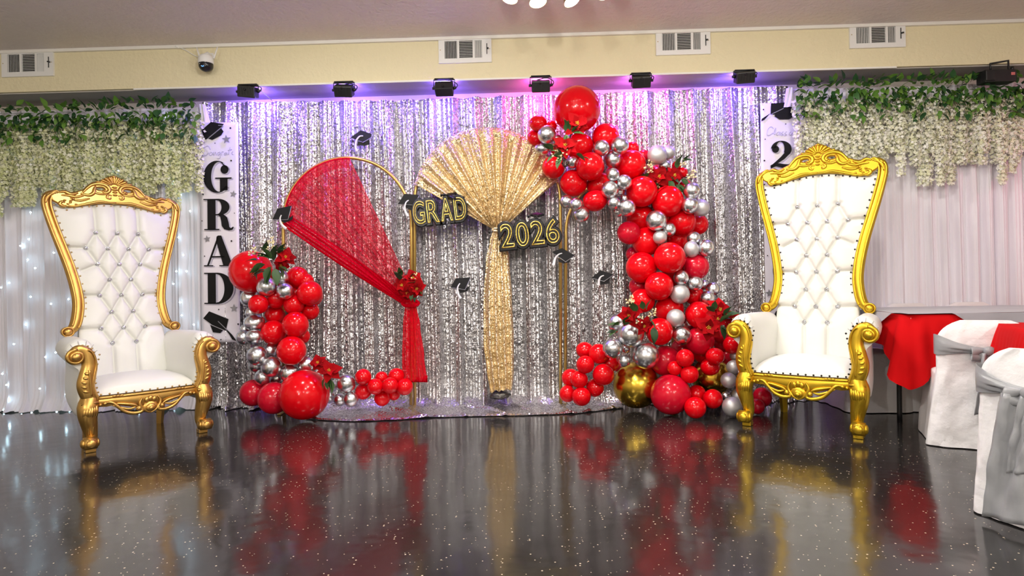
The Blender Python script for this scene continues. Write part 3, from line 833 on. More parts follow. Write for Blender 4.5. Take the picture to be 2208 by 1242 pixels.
# ------------------------------------------------------------------ fan drapes
def fan(arcf, tie, tiew, Y, nu, nv, npleat, depth, seed, sag=0.0, inner=.0):
    mb = MB()

    def fn(u, v):
        a = arcf(u); b = (tie[0] + (u - .5) * tiew, tie[1])
        vv = v ** .92
        px = lerp(a[0], b[0], vv); py = lerp(a[1], b[1], vv) + sag * sin(pi * vv) * (1 - u)
        ph = u * npleat * 2 * pi + 1.4 * noise.noise((u * 6, seed, 0))
        amp = depth * (.25 + .75 * sin(pi * min(1, vv * .62 + .12))) * (.6 + .8 * noise.noise((u * 9, seed + 4, 1)) + .3)
        y = Y - .02 - .05 * sin(pi * vv) + amp * (sin(ph) + .3 * sin(2.3 * ph + 1)) * (1 - .45 * vv)
        return P(px, py, y)
    return mb.grid(fn, nu, nv)


def tail(keys, Y, npleat, depth, seed, nu=60, nv=50, ragged=0):
    mb = MB()

    def fn(u, v):
        py = lerp(keys[0][0], keys[-1][0], v); xl = sinterp([(k[0], k[1]) for k in keys], py); xr = sinterp([(k[0], k[2]) for k in keys], py)
        px = lerp(xl, xr, u)
        if v == 1 and ragged: py += ragged * noise.noise((u * 6, seed, 2)) - ragged * u * 1.2
        ph = u * npleat * 2 * pi + 1.2 * noise.noise((u * 3, v * 1.5, seed))
        th = (u - .5) * 2
        y = Y - .03 - .03 * (1 - th * th) * min(1, .3 + v * 2) + depth * sin(ph) * min(1, .25 + v)
        return P(px, py, y)
    return mb.grid(fn, nu, nv)


def arc_left(u):       # from the low left corner up over the arch to its top
    q = lerp(-5, 92, u); return (749 - 138 * cos(radians(q)), 478 - 138 * sin(radians(q)))


t = thing('red_drape', 'sheer red fabric fanned across the gold arch and tied with flowers', 'drape', (0, 0, 0))
obj('fan', fan(arc_left, (884, 652), 34, 4.97, 220, 40, 11, .02, 3), M['red_sheer'], t)
mb = MB()


def hem(u, v):
    q = lerp(-5, 92, u); r = lerp(139, 116, v); return P(749 - r * cos(radians(q)), 478 - r * sin(radians(q)), 4.972 - .012 * sin(pi * v))


obj('sleeve_hem', mb.grid(hem, 80, 8), M['red_sheer'], t)
mb = MB()
for k in range(5):
    pts = [P(lerp(612 + 3 * k, 872 + 2 * k, q), lerp(486 - 5 * k, 655 - 3 * k, q) + (4 - 2 * k) * sin(pi * q), 4.945 + .005 * k) for q in [i / 16 for i in range(17)]]
    mb.tube(pts, [(.007 + .005 * i / 16) for i in range(17)], 8, flat=.6)
obj('gathered_edge', mb, M['red_dense'], t)
obj('tail', tail([(648, 870, 902), (660, 873, 898), (700, 869, 906), (770, 867, 915), (828, 868, 922)], 4.95, 4, .014, 5, ragged=16), M['red_dense'], t)
mb = MB(); pts = [P(885 + 17 * cos(q), 654 + 6 * sin(q), 4.915 - .02 * sin(q)) for q in [2 * pi * i / 20 for i in range(20)]]
mb.tube(pts, .014, 8, True); obj('knot', mb, M['red_dense'], t)


def arc_gold(u):
    q = lerp(14, 163, u); return (1051 - 159 * cos(radians(q)), 436 - 160 * sin(radians(q)))


t = thing('gold_drape', 'gold sequin fabric fanned from the tall arch and cinched into a tail', 'drape', (0, 0, 0))
obj('fan', fan(arc_gold, (1073, 494), 22, 4.985, 300, 60, 13, .027, 9), M['gold_sequin'], t)
mb = MB()


def hem2(u, v):
    q = lerp(13, 164, u); r = lerp(162, 137, v); return P(1051 - r * cos(radians(q)), 436 - r * sin(radians(q)), 4.975 - .016 * sin(pi * v) - .006 * sin(u * 60))


obj('sleeve_hem', mb.grid(hem2, 140, 8), M['gold_sequin'], t)
obj('tail', tail([(496, 1063, 1084), (520, 1056, 1090), (560, 1048, 1098), (640, 1043, 1104), (740, 1043, 1108), (800, 1050, 1108), (846, 1057, 1104)], 4.975, 4, .02, 11, 90, 70, 8), M['gold_sequin'], t)
mb = MB(); pts = [P(1073 + 11 * cos(q), 495 + 3 * sin(q), 4.935 - .015 * sin(q)) for q in [2 * pi * i / 16 for i in range(16)]]
mb.tube(pts, .010, 8, True); obj('tie_band', mb, M['gold_sequin'], t)
# dark foil weight bag under the gold tail
mb = MB(); c = P(1076, 852, 4.97)
mb.grid(lambda u, v: (lambda q, p: (c.x + .085 * cos(q) * sin(p) * (1 + .3 * noise.noise((u * 9, v * 5, 1))), c.y + .06 * sin(q) * sin(p), max(.03, c.z + .03 * cos(p) + .015 * noise.noise((u * 12, v * 8, 4)))))(2 * pi * u, pi * v), 32, 16, True)
o = obj('foil_bag', mb, simple('dark_foil', (.09, .085, .08), .25, .9, bump=.6, bscale=40, bdist=.01)); tag(o, 'crumpled dark foil bundle under the end of the gold tail', 'bag')

# ------------------------------------------------------------------ foil letter balloons
def foil(word, px0, px1, py_base0, slope, hpx, Y, label, capx):
    c = P(px0, py_base0, Y); s = Y / F
    t = thing('foil_balloon', label, 'balloon', c)
    t.rotation_euler = (0, -atan(slope), 0)
    wl = (px1 - px0) * s / len(word)
    for i, ch in enumerate(word):
        fc = bpy.data.curves.new('letter', 'FONT'); fc.body = ch; fc.size = hpx * s * 1.42; fc.align_x = 'LEFT'; fc.resolution_u = 5
        fo = bpy.data.objects.new('tmp', fc); COL.objects.link(fo)
        def grab(): bpy.context.view_layer.update(); return bpy.data.meshes.new_from_object(fo.evaluated_get(bpy.context.evaluated_depsgraph_get()))
        base = grab(); xs = [v.co.x for v in base.vertices]; bw = max(xs) - min(xs); bx = min(xs); bpy.data.meshes.remove(base)
        k = wl * .80 / bw
        # black inflated body
        fc.offset = hpx * s * .12; fc.extrude = .012; fc.bevel_depth = .008; fc.bevel_resolution = 2
        body = grab()
        fc.offset = 0; fc.extrude = 0; fc.bevel_depth = hpx * s * .035; fc.fill_mode = 'NONE'
        line = grab(); bpy.data.objects.remove(fo); bpy.data.curves.remove(fc)
        for me, nm in ((body, 'letter'), (line, 'gold_outline')):
            for v in me.vertices:
                x, y, z = v.co
                x2 = (x - bx) * k + i * wl + wl * .10; v.co = (x2, -z - (.024 if nm != 'letter' else 0), y * 1.0)
            me.shade_smooth()
        lo = link('letter', body, M['foil_black'], t); link('gold_outline', line, M['foil_gold'], lo)
    # foil mortarboard on top of one letter
    cx, cz_ = (capx[0] - px0) * s, (py_base0 - capx[1]) * s
    mb = MB(); R = Matrix.Rotation(capx[2], 3, 'Y'); W = capx[3] * s
    mb.poly([Vector((cx, 0, cz_)) + R @ Vector(p) for p in ((-W, .0, 0), (0, .03, W * .3), (W, 0, 0), (0, -.04, -W * .3))], .016, R @ Vector((0, 0, 1)))
    cp = obj('foil_cap', mb, M['foil_black'], t, False, bevel=.004)
    mb = MB(); mb.tube([Vector((cx, -.01, cz_)) + R @ Vector(p) for p in ((0, 0, 0), (-W * .8, -.01, W * .1), (-W * 1.15, -.015, -.01))], [.004, .006, .012], 6); obj('foil_tassel', mb, M['foil_black'], cp)
    mb = MB(); mb.tube([(0, .006, hpx * s * .75), (len(word) * wl, .006, hpx * s * .75)], .002, 4); mb.tube([(0, .006, hpx * s * .3), (len(word) * wl, .006, hpx * s * .3)], .002, 4)
    obj('string', mb, M['foil_black'], t)


foil('GRAD', 892, 1010, 484, .085, 48, 4.9, 'black and gold foil balloon spelling GRAD on the sequin backdrop', (984, 434, .25, 24))
foil('2026', 1080, 1210, 535, .085, 50, 4.88, 'black and gold foil balloon spelling 2026 beside the cinched gold drape', (1164, 474, .08, 17))
# ------------------------------------------------------------------ balloons
def balloon_mesh(name, mat):
    prof = []
    for i in range(17):
        th = pi * i / 18 + .0001; r = sin(th); z = -cos(th)
        if z > .3: z = z + .16 * ((z - .3) / .7) ** 2; r *= 1 - .10 * ((z - .3) / .8) ** 2
        prof.append((r, z))
    prof += [(.16, 1.10), (.075, 1.15), (.06, 1.17), (.085, 1.20), (.09, 1.215), (.0, 1.21)]
    n = len(prof); mb = MB()
    mb.grid(lambda u, v: (lambda r, z: (r * cos(2 * pi * u), r * sin(2 * pi * u), z))(*prof[min(n - 1, int(round(v * (n - 1))))]), 28, n, True)
    me = mb.mesh('balloon'); me.materials.append(mat); return me


BM = {'r': balloon_mesh('red', M['red_balloon']), 'p': balloon_mesh('pink', M['pink_balloon']), 's': balloon_mesh('silver', M['chrome_balloon']), 'm': balloon_mesh('matte', M['matte_silver']), 'g': balloon_mesh('gold', M['gold_balloon'])}
CW = {'r': 'red', 'p': 'rosy', 's': 'silver', 'm': 'matte', 'g': 'gold'}
CN = {'r': 'glossy red', 'p': 'rosy red', 's': 'shiny silver', 'm': 'matte silver', 'g': 'gold chrome'}
# segment : (phrase, base depth, [(x, y, r, colour, layer[, ry])...]) in photograph pixels; layer 0 is nearest
SEG = [
    ('atop the short garland by the GRAD banner', 4.82, [
        (541, 586, 46, 'r', 1), (574.5, 618, 21, 's', 0), (606, 600, 17.5, 's', 0), (615, 628, 18, 's', 0), (538, 642, 20, 's', 1), (642, 598, 21.5, 'r', 1), (660, 606, 15, 'r', 3),
        (668, 632, 24.5, 'r', 1), (673, 638, 21, 'r', 3), (637, 632, 17, 'r', 3)]),
    ('at the waist of the short garland', 4.80, [
        (557, 656, 21, 'r', 0), (595, 645, 20.5, 'r', 0), (634, 657, 20, 'r', 1), (669, 670.5, 17.5, 'r', 1), (593, 679, 20, 'r', 2), (637, 700, 28, 'r', 0), (590, 717, 24.5, 'r', 1),
        (548, 695, 22, 's', 1, 18), (548, 727, 19, 's', 0, 16.5), (525, 728, 16, 's', 2), (528, 710, 11, 's', 3), (542, 674, 13, 's', 3), (652, 725, 15, 'r', 3)]),
    ("in the short garland's lower silver band", 4.74, [
        (628.5, 756, 31.5, 'r', 0), (553.6, 767, 21.5, 's', 0), (585, 791, 22, 's', 0), (567, 813.5, 18.5, 's', 1), (624.5, 805, 20.5, 's', 1), (661, 786, 18, 's', 1), (597, 815, 15, 's', 3), (552, 787, 16, 's', 3), (582, 757, 16, 's', 3), (612, 735, 20, 'r', 4)]),
    ('on the floor under the short garland', 4.66, [
        (656, 851, 53.5, 'r', 0), (590, 858, 31.5, 'p', 2), (546, 847, 26, 'p', 3), (691, 808, 16, 's', 3), (709, 854, 16, 's', 3)]),
    ('in the low tail under the red drape', 4.80, [
        (746.5, 827, 20.5, 's', 0), (756.7, 861, 16.5, 's', 0), (733, 862, 14, 's', 1), (717, 833, 12, 's', 2), (783, 812.5, 17.5, 'r', 0), (783, 844, 16, 'r', 1), (809, 833.5, 17.5, 'r', 0), (841, 831, 17.5, 'r', 0),
        (822.6, 815, 13, 'r', 2), (854.5, 811, 16, 'r', 1), (872.6, 834, 16.5, 'r', 1), (824, 858, 16, 'r', 2), (850, 850, 12, 'r', 3)]),
    ('at the very top of the tall garland', 4.80, [
        (1244, 236, 51, 'r', 1), (1160.5, 266, 17.5, 'r', 1, 15.5), (1154, 297, 15.5, 'r', 3), (1166, 284, 15, 'r', 4), (1179, 290, 20, 's', 0), (1168, 322, 17, 's', 1, 12), (1199, 303, 14, 's', 2), (1189, 272, 11, 'r', 3), (1306, 296, 27, 'r', 2), (1250, 316, 27, 'r', 2),
        (1208, 318, 20, 'r', 3)]),
    ('in the upper bend of the tall garland', 4.76, [
        (1297, 319, 17.5, 's', 0), (1336.5, 314, 19.5, 's', 0), (1321, 344, 18.5, 's', 0), (1272.4, 359, 30.5, 'r', 0), (1235, 350, 13, 's', 1), (1193, 361, 22.5, 'r', 2), (1236.6, 395, 29.5, 'r', 0), (1283, 433, 24.5, 'r', 1, 21),
        (1361, 355, 29, 'r', 1), (1364, 320, 13, 'r', 3), (1388, 337, 13, 'p', 3), (1293, 400, 26, 'r', 3), (1335, 375, 26, 'r', 4)]),
    ('in the silver chain below the upper bend', 4.72, [
        (1322, 377, 14.5, 's', 0), (1315, 409, 19, 's', 0), (1346, 392.6, 16.5, 's', 0), (1336, 414, 11, 's', 2), (1221, 435, 14.5, 's', 2), (1242, 441, 14.5, 's', 0), (1253, 463, 19, 's', 1), (1323.6, 438, 14, 's', 0), (1352.6, 448, 18.5, 's', 0),
        (1333, 457, 11, 's', 2), (1346, 428, 8, 's', 1)]),
    ('on the poinsettia shoulder of the tall garland', 4.78, [
        (1384, 413, 30.5, 'r', 1), (1417, 334, 21, 'm', 1), (1441, 329, 15, 'm', 2), (1433, 357, 13, 's', 2), (1440, 434, 31, 'r', 1), (1491.6, 411, 18, 's', 0), (1488, 443, 18.5, 's', 0), (1511, 448, 19, 'm', 1), (1459, 357, 9, 'r', 3), (1472, 372, 10, 'r', 3), (1478, 402, 13, 'r', 3), (1420, 385, 28, 'r', 4)]),
    ('in the upper column of the tall garland', 4.76, [
        (1415, 475.6, 22.5, 's', 0), (1442, 495, 15.5, 's', 0), (1423, 512, 15, 'm', 0), (1381, 471, 28, 'r', 1), (1470, 479, 28, 'r', 1), (1504, 484, 21, 'r', 2), (1356, 502, 23, 'p', 2), (1394, 521, 28.5, 'r', 1), (1496, 514, 15, 's', 0), (1491, 537.5, 16, 'm', 0, 18), (1523, 535, 18.5, 's', 0),
        (1462, 518, 22, 'r', 3), (1440, 470, 28, 'r', 4)]),
    ('in the middle column of the tall garland', 4.72, [
        (1444, 556, 34, 'r', 0), (1383, 577, 30.5, 'r', 1), (1500, 575, 26, 'p', 2), (1421, 617, 30.5, 'r', 0), (1469, 598.6, 16.5, 's', 0), (1478, 613, 12.5, 'm', 0), (1499, 611, 16.5, 's', 0), (1466, 634, 21, 'm', 0), (1366, 548, 15, 'p', 3), (1378, 617, 20, 'p', 3), (1497, 637, 19, 'r', 2),
        (1518, 614, 11, 's', 2), (1537, 623, 15.5, 's', 1), (1525.5, 643, 16.5, 's', 1), (1460, 590, 28, 'r', 4)]),
    ('in the lower column of the tall garland', 4.68, [
        (1385.6, 648, 24, 'r', 1), (1443, 667, 28.5, 'r', 1), (1507, 679, 26.5, 'r', 1), (1457, 685.6, 19.5, 'm', 0), (1486, 698, 15, 's', 1), (1470, 723.4, 20.5, 's', 0), (1422, 715, 29.5, 'r', 0), (1509, 735, 28, 'p', 1), (1578, 743.6, 17.5, 'r', 1), (1581, 717, 15, 'p', 3), (1554, 742, 13, 'p', 3), (1553, 721, 16, 'p', 3),
        (1435, 778, 30, 'p', 2), (1475, 755, 26, 'p', 4), (1563, 770, 18, 'p', 3)]),
    ('around the silver trio above the gold balloon', 4.62, [
        (1360, 721, 28.5, 's', 0), (1321, 751, 22, 's', 0), (1392.6, 767, 28.5, 's', 0), (1346, 778.5, 13.5, 's', 0), (1331, 697, 21, 's', 2), (1350, 752, 9, 's', 2)]),
    ('in the small pile by the gold post', 4.74, [
        (1261, 755, 17.5, 'r', 1, 16), (1291, 763, 20, 'r', 1), (1262, 786, 19.5, 'r', 0), (1316, 784, 16.5, 'r', 2), (1301, 808, 23.5, 'r', 0), (1230.5, 814.6, 18, 'r', 1), (1249, 818, 19, 'r', 0), (1282.4, 836, 18, 'r', 1), (1224, 849, 16.5, 'r', 1), (1253.7, 855, 20.5, 'r', 0), (1335, 790, 12, 'p', 3)]),
    ('at the floor end of the tall garland', 4.58, [
        (1372, 830, 50, 'g', 2), (1446, 850.5, 39.5, 'p', 1), (1477, 772, 19.5, 'r', 0), (1455, 794, 16, 'r', 0), (1487, 807, 19.5, 'r', 0), (1534, 812, 42, 'g', 3), (1502, 850.5, 20.5, 'r', 0), (1499, 879, 21, 'r', 1), (1537, 860, 21, 'r', 0)]),
    ('in the tall garland beside the yellow-gold throne', 4.60, [
        (1513, 764, 16.5, 'r', 1), (1542, 768, 20, 'r', 0, 18), (1531, 791, 19, 'r', 1, 17), (1571, 820, 17, 'm', 1), (1582, 792, 15.5, 'm', 2), (1565, 854, 10, 's', 1), (1579, 877, 21.5, 'm', 0), (1592, 854, 16, 'm', 2), (1586, 767, 12, 'm', 3), (1644, 856, 18, 'p', 2, 19), (1632, 876, 15, 'p', 3)]),
]
ORD = ['highest', 'second highest', 'third highest', 'fourth highest', 'fifth highest', 'sixth highest', 'seventh highest', 'eighth highest', 'ninth highest', 'tenth highest', 'eleventh highest', 'twelfth highest']


def hY(px): return H0 - .019 * (px - 1104)


placed = []


def solve(px, py, r, base, layer):
    """depth at which a balloon just touches the ones already there (nearer layers first)"""
    Y = base + layer * .05
    rp = r / F; k = (py - hY(px)) / F
    Ymax = 5.02
    if k + rp > 0: Ymax = min(Ymax, (CAMH - .006) / (k + rp))
    Y = min(Y, Ymax)
    best = None
    for st in range(60):
        Yt = Y + st * .012
        if Yt > Ymax + .0001: break
        c = P(px, py, Yt); rad = rp * Yt
        pen = 0.0
        for c2, r2 in placed:
            d = (c - c2).length; o = (rad + r2) * .93 - d
            if o > 0: pen = max(pen, o / min(rad, r2))
        if best is None or pen < best[0] - .02: best = (pen, Yt)
        if pen < .04: break
    return best[1]


items = []
for si, (ph, base, bl) in enumerate(SEG):
    for b in bl: items.append((b[4], si, b))
items.sort(key=lambda q: (q[0], -q[2][2]))
count = {}
for si, (ph, base, bl) in enumerate(SEG):
    for c_ in 'rpsmg':
        for k, b in enumerate(sorted([b for b in bl if b[3] == c_], key=lambda b: b[1])): count[(si, b[0], b[1])] = (k, sum(1 for q in bl if q[3] == c_))
for lay, si, b in items:
    ph, base, _ = SEG[si]; px, py, r, c_ = b[:4]
    if c_ in 'rp' and lay > 0 and r < 45: r *= 1.10
    Y = solve(px, py, r, base, lay); ce = P(px, py, Y); rad = r * Y / F
    placed.append((ce, rad))
    o = link('balloon', BM[c_], None, None, ce)
    o.rotation_euler = (-pi / 2 + random.uniform(-.35, .35), random.uniform(-.2, .2), random.uniform(-.4, .4))
    ry = (b[5] * r / b[2] if len(b) > 5 else r) * Y / F
    o.scale = (rad, ry, rad * .96)
    k, nn = count[(si, px, py)]
    sz = 'giant ' if r > 37 else 'big ' if r > 25 else '' if r > 16 else 'small '
    pos = '' if nn == 1 else (f', lowest {CW[c_]} one' if k == nn - 1 and nn > 2 else f', {ORD[k]} {CW[c_]} one')
    tag(o, f'{sz}{CN[c_]} balloon{pos} {ph}' if pos else f'{sz}{CN[c_]} balloon {ph}', 'balloon', 'balloons of the short garland' if si < 5 else 'balloons of the tall garland')

# ------------------------------------------------------------------ poinsettia sprays
petalB = leaf_mesh('petal', .080, .062, .35, .25); petalB.materials.append(M['petal_red'])
petalS = leaf_mesh('petal', .055, .042, .1, .3); petalS.materials.append(M['petal_red'])
leafD = leaf_mesh('leaf', .105, .056, .3, .3); leafD.materials.append(M['leaf_dark'])
sm = MB()
for k in range(9): sm.sphere((.008 * sin(k * 2.4) * sqrt(k / 4), .008 * cos(k * 2.4) * sqrt(k / 4), .010), (.0035, .0035, .009), 6, 5)
stm = sm.mesh('bloom'); stm.materials.append(M['stamen'])
bm2 = MB(); rr = random.Random(4)
for k in range(14):
    e = Vector((rr.uniform(-.035, .035), rr.uniform(-.035, .035), rr.uniform(.0, .05))); bm2.tube([(0, 0, -.03), e * .6, e], .0012, 4); bm2.sphere(e, .0075, 8, 6)
bme = bm2.mesh('berry_cluster'); bme.materials.append(M['berry'])
cm = MB()
for k in range(40):
    a = k * 2.4; z = -.028 + .056 * k / 40; q = .024 * sqrt(max(0, 1 - (z / .034) ** 2))
    cm.sphere((q * cos(a), q * sin(a), z), (.008, .008, .004), 6, 4, Matrix.Rotation(a, 3, 'Z') @ Matrix.Rotation(.5, 3, 'Y'))
cme = cm.mesh('pine_cone'); cme.materials.append(M['cone'])


def orient(dirv, spin=0.0):
    return (Vector(dirv).normalized().to_track_quat('Z', 'Y') @ Matrix.Rotation(spin, 3, 'Z').to_quaternion()).to_euler()


def spray(px, py, Y, label, blooms, leaves, berries, cones, seed):
    r = random.Random(seed); fr = []
    for c2, r2 in placed:
        q = P(px, py, c2.y); d2 = (q - c2).length
        if d2 < r2 * .9: fr.append(c2.y - sqrt(r2 * r2 - d2 * d2))
    if fr: Y = max(Y, min(fr) - .015)
    c = P(px, py, Y); s = Y / F
    t = thing('poinsettia_spray', label, 'flowers', c, 0, 'poinsettia sprays on the balloons')
    L = lambda x, y, d=0: Vector(((x - px) * s, -d, -(y - py) * s))
    for (x, y, d, sc, tx, tz) in blooms:
        b = link('bloom', stm, None, t, L(x, y, d), orient((tx, -1, tz), r.random() * 6)); b.scale = (sc, sc, sc)
        for k in range(6):
            p = link('petal', petalB, None, b); p.rotation_euler = (Matrix.Rotation(k * pi / 3 + r.uniform(-.2, .2), 3, 'Z') @ Matrix.Rotation(r.uniform(-.1, .3), 3, 'X')).to_euler(); q = r.uniform(.85, 1.15); p.scale = (q, q, q)
        for k in range(5):
            p = link('petal', petalS, None, b, (0, 0, .004)); p.rotation_euler = (Matrix.Rotation(k * 2 * pi / 5 + .4, 3, 'Z') @ Matrix.Rotation(r.uniform(.4, .8), 3, 'X')).to_euler()
    for (x, y, ang, sc) in leaves + [(x + r.uniform(-7, 7), y + r.uniform(-6, 6), a_ + r.uniform(-.9, .9), q_ * r.uniform(.75, 1.05)) for x, y, a_, q_ in leaves]:
        o = link('leaf', leafD, None, t, L(x, y, r.uniform(.03, .06))); d = Vector((cos(ang), -.35, sin(ang)))
        q = d.to_track_quat('Y', 'Z'); o.rotation_euler = (q @ Matrix.Rotation(r.uniform(-.6, .9), 3, 'Y').to_quaternion()).to_euler(); o.scale = (sc, sc, sc)
    for (x, y, sc) in berries:
        o = link('berry_cluster', bme, None, t, L(x, y, .03), orient((r.uniform(-.4, .4), -.9, .6))); o.scale = (sc, sc, sc); o['kind'] = 'stuff'
    for (x, y, sc) in cones:
        o = link('pine_cone', cme, None, t, L(x, y, .03), (r.random(), r.random(), 0)); o.scale = (sc, sc, sc)
    mb = MB()
    for (x, y, d, *_) in blooms: mb.tube([(0, .06, -.02), L(x, y, d - .01) * .5 + Vector((0, .03, 0)), L(x, y, d - .004)], .004, 6)
    obj('stem', mb, M['leaf_dark'], t)


spray(585, 560, 4.72, 'poinsettia spray with cream berries on top of the short garland', [(620, 556, .04, .95, .5, .35), (606, 572, .0, .8, .3, -.3)],
      [(590, 560, 1.9, 1.2), (585, 555, 2.6, 1.1), (575, 570, 3.5, 1.2), (590, 575, 4.2, 1.3), (598, 580, 5.0, 1.2), (560, 562, 2.9, .8), (566, 578, 3.6, .8), (580, 585, 3.3, 1.1), (604, 575, 5.4, 1), (607, 546, 1.1, 1.0), (600, 545, .5, .9), (580, 545, 1.5, .9)],
      [(552, 545, .95), (566, 550, .8), (588, 535, 1.0), (590, 522, .8)], [(604, 535, .9)], 1)
spray(884, 612, 4.84, 'poinsettia spray tying the sheer red drape to the gold post', [(870, 615, .05, 1.0, -.3, .1), (893, 600, .05, .95, .2, .5), (900, 622, .06, 1.0, .4, -.2), (880, 630, .05, .9, 0, -.5)],
      [(872, 600, 2.2, .9), (866, 596, 1.6, .8), (885, 605, 1.2, .8), (900, 612, 5.4, .9), (893, 628, 4.9, .8)], [(896, 600, .9), (893, 608, .6)], [(874, 612, .7)], 2)
spray(705, 795, 4.62, 'poinsettia spray on the lower end of the short garland by the giant floor balloon', [(690, 781, .04, .95, -.1, .6), (715, 797, .06, 1.05, .2, .5)],
      [(715, 812, 4.8, .9), (705, 812, 4.4, .8)], [], [], 3)
spray(1225, 300, 4.56, 'poinsettia spray below the giant topmost red balloon', [(1244, 270, .03, 1.25, .1, .25), (1217, 317, .05, 1.1, -.1, .2)],
      [(1226, 285, 1.8, .9), (1232, 292, .1, .9), (1222, 296, 4.4, 1.0), (1192, 325, 2.6, .9), (1198, 335, 3.6, .9), (1208, 340, 4.2, .9), (1215, 338, 3.0, .9), (1240, 335, 5.8, .9)],
      [(1215, 335, .9), (1192, 336, .8), (1205, 345, .7)], [(1218, 353, .9)], 4)
spray(1433, 385, 4.54, 'double poinsettia spray with berries and cones on the shoulder of the tall garland', [(1418, 383, .05, 1.15, -.1, .1), (1450, 381, .05, 1.05, .2, .1)],
      [(1397, 378, 3.6, .9), (1394, 386, 4.3, 1.0), (1440, 390, 4.9, 1.0), (1432, 402, 4.2, 1.0), (1420, 404, 3.6, 1.1), (1445, 404, 5.2, 1.1), (1455, 400, 5.6, 1.0), (1465, 385, .0, .9), (1405, 405, 4.6, .9), (1405, 412, 4.7, .9), (1460, 360, 1.5, .9), (1470, 355, 1.1, .9)],
      [(1395, 360, 1.1), (1484, 383, 1.1), (1411, 404, .7), (1398, 371, .7), (1468, 356, .8)], [(1399, 349, .8), (1438, 411, .9)], 5)
spray(1378, 685, 4.5, 'poinsettia spray over the silver trio with berry sprigs', [(1355, 680, .03, 1.0, -.4, .1), (1385, 702, .05, .9, .1, -.1), (1368, 668, .0, .8, -.2, .4)],
      [(1392, 668, 1.5, .9), (1388, 690, 4.6, .9), (1404, 705, 4.8, 1.0), (1365, 672, 1.9, .9), (1335, 700, 2.8, .9), (1342, 697, 1.2, .8), (1330, 710, 3.4, .8)],
      [(1405, 677, .9), (1353, 648, .9), (1377, 692, .8), (1358, 655, .7)], [], 6)
spray(1535, 690, 4.46, 'large poinsettia spray behind the armrest of the yellow-gold throne', [(1522, 705, .06, 1.35, -.2, .15), (1552, 668, .0, 1.15, .1, .3), (1580, 690, .0, 1.1, .3, .3), (1545, 688, .02, .9, 0, .4)],
      [(1550, 700, 5.0, 1.0), (1548, 694, .9, 1.0), (1535, 672, 2.4, .9), (1560, 680, .4, .9)], [], [], 7)
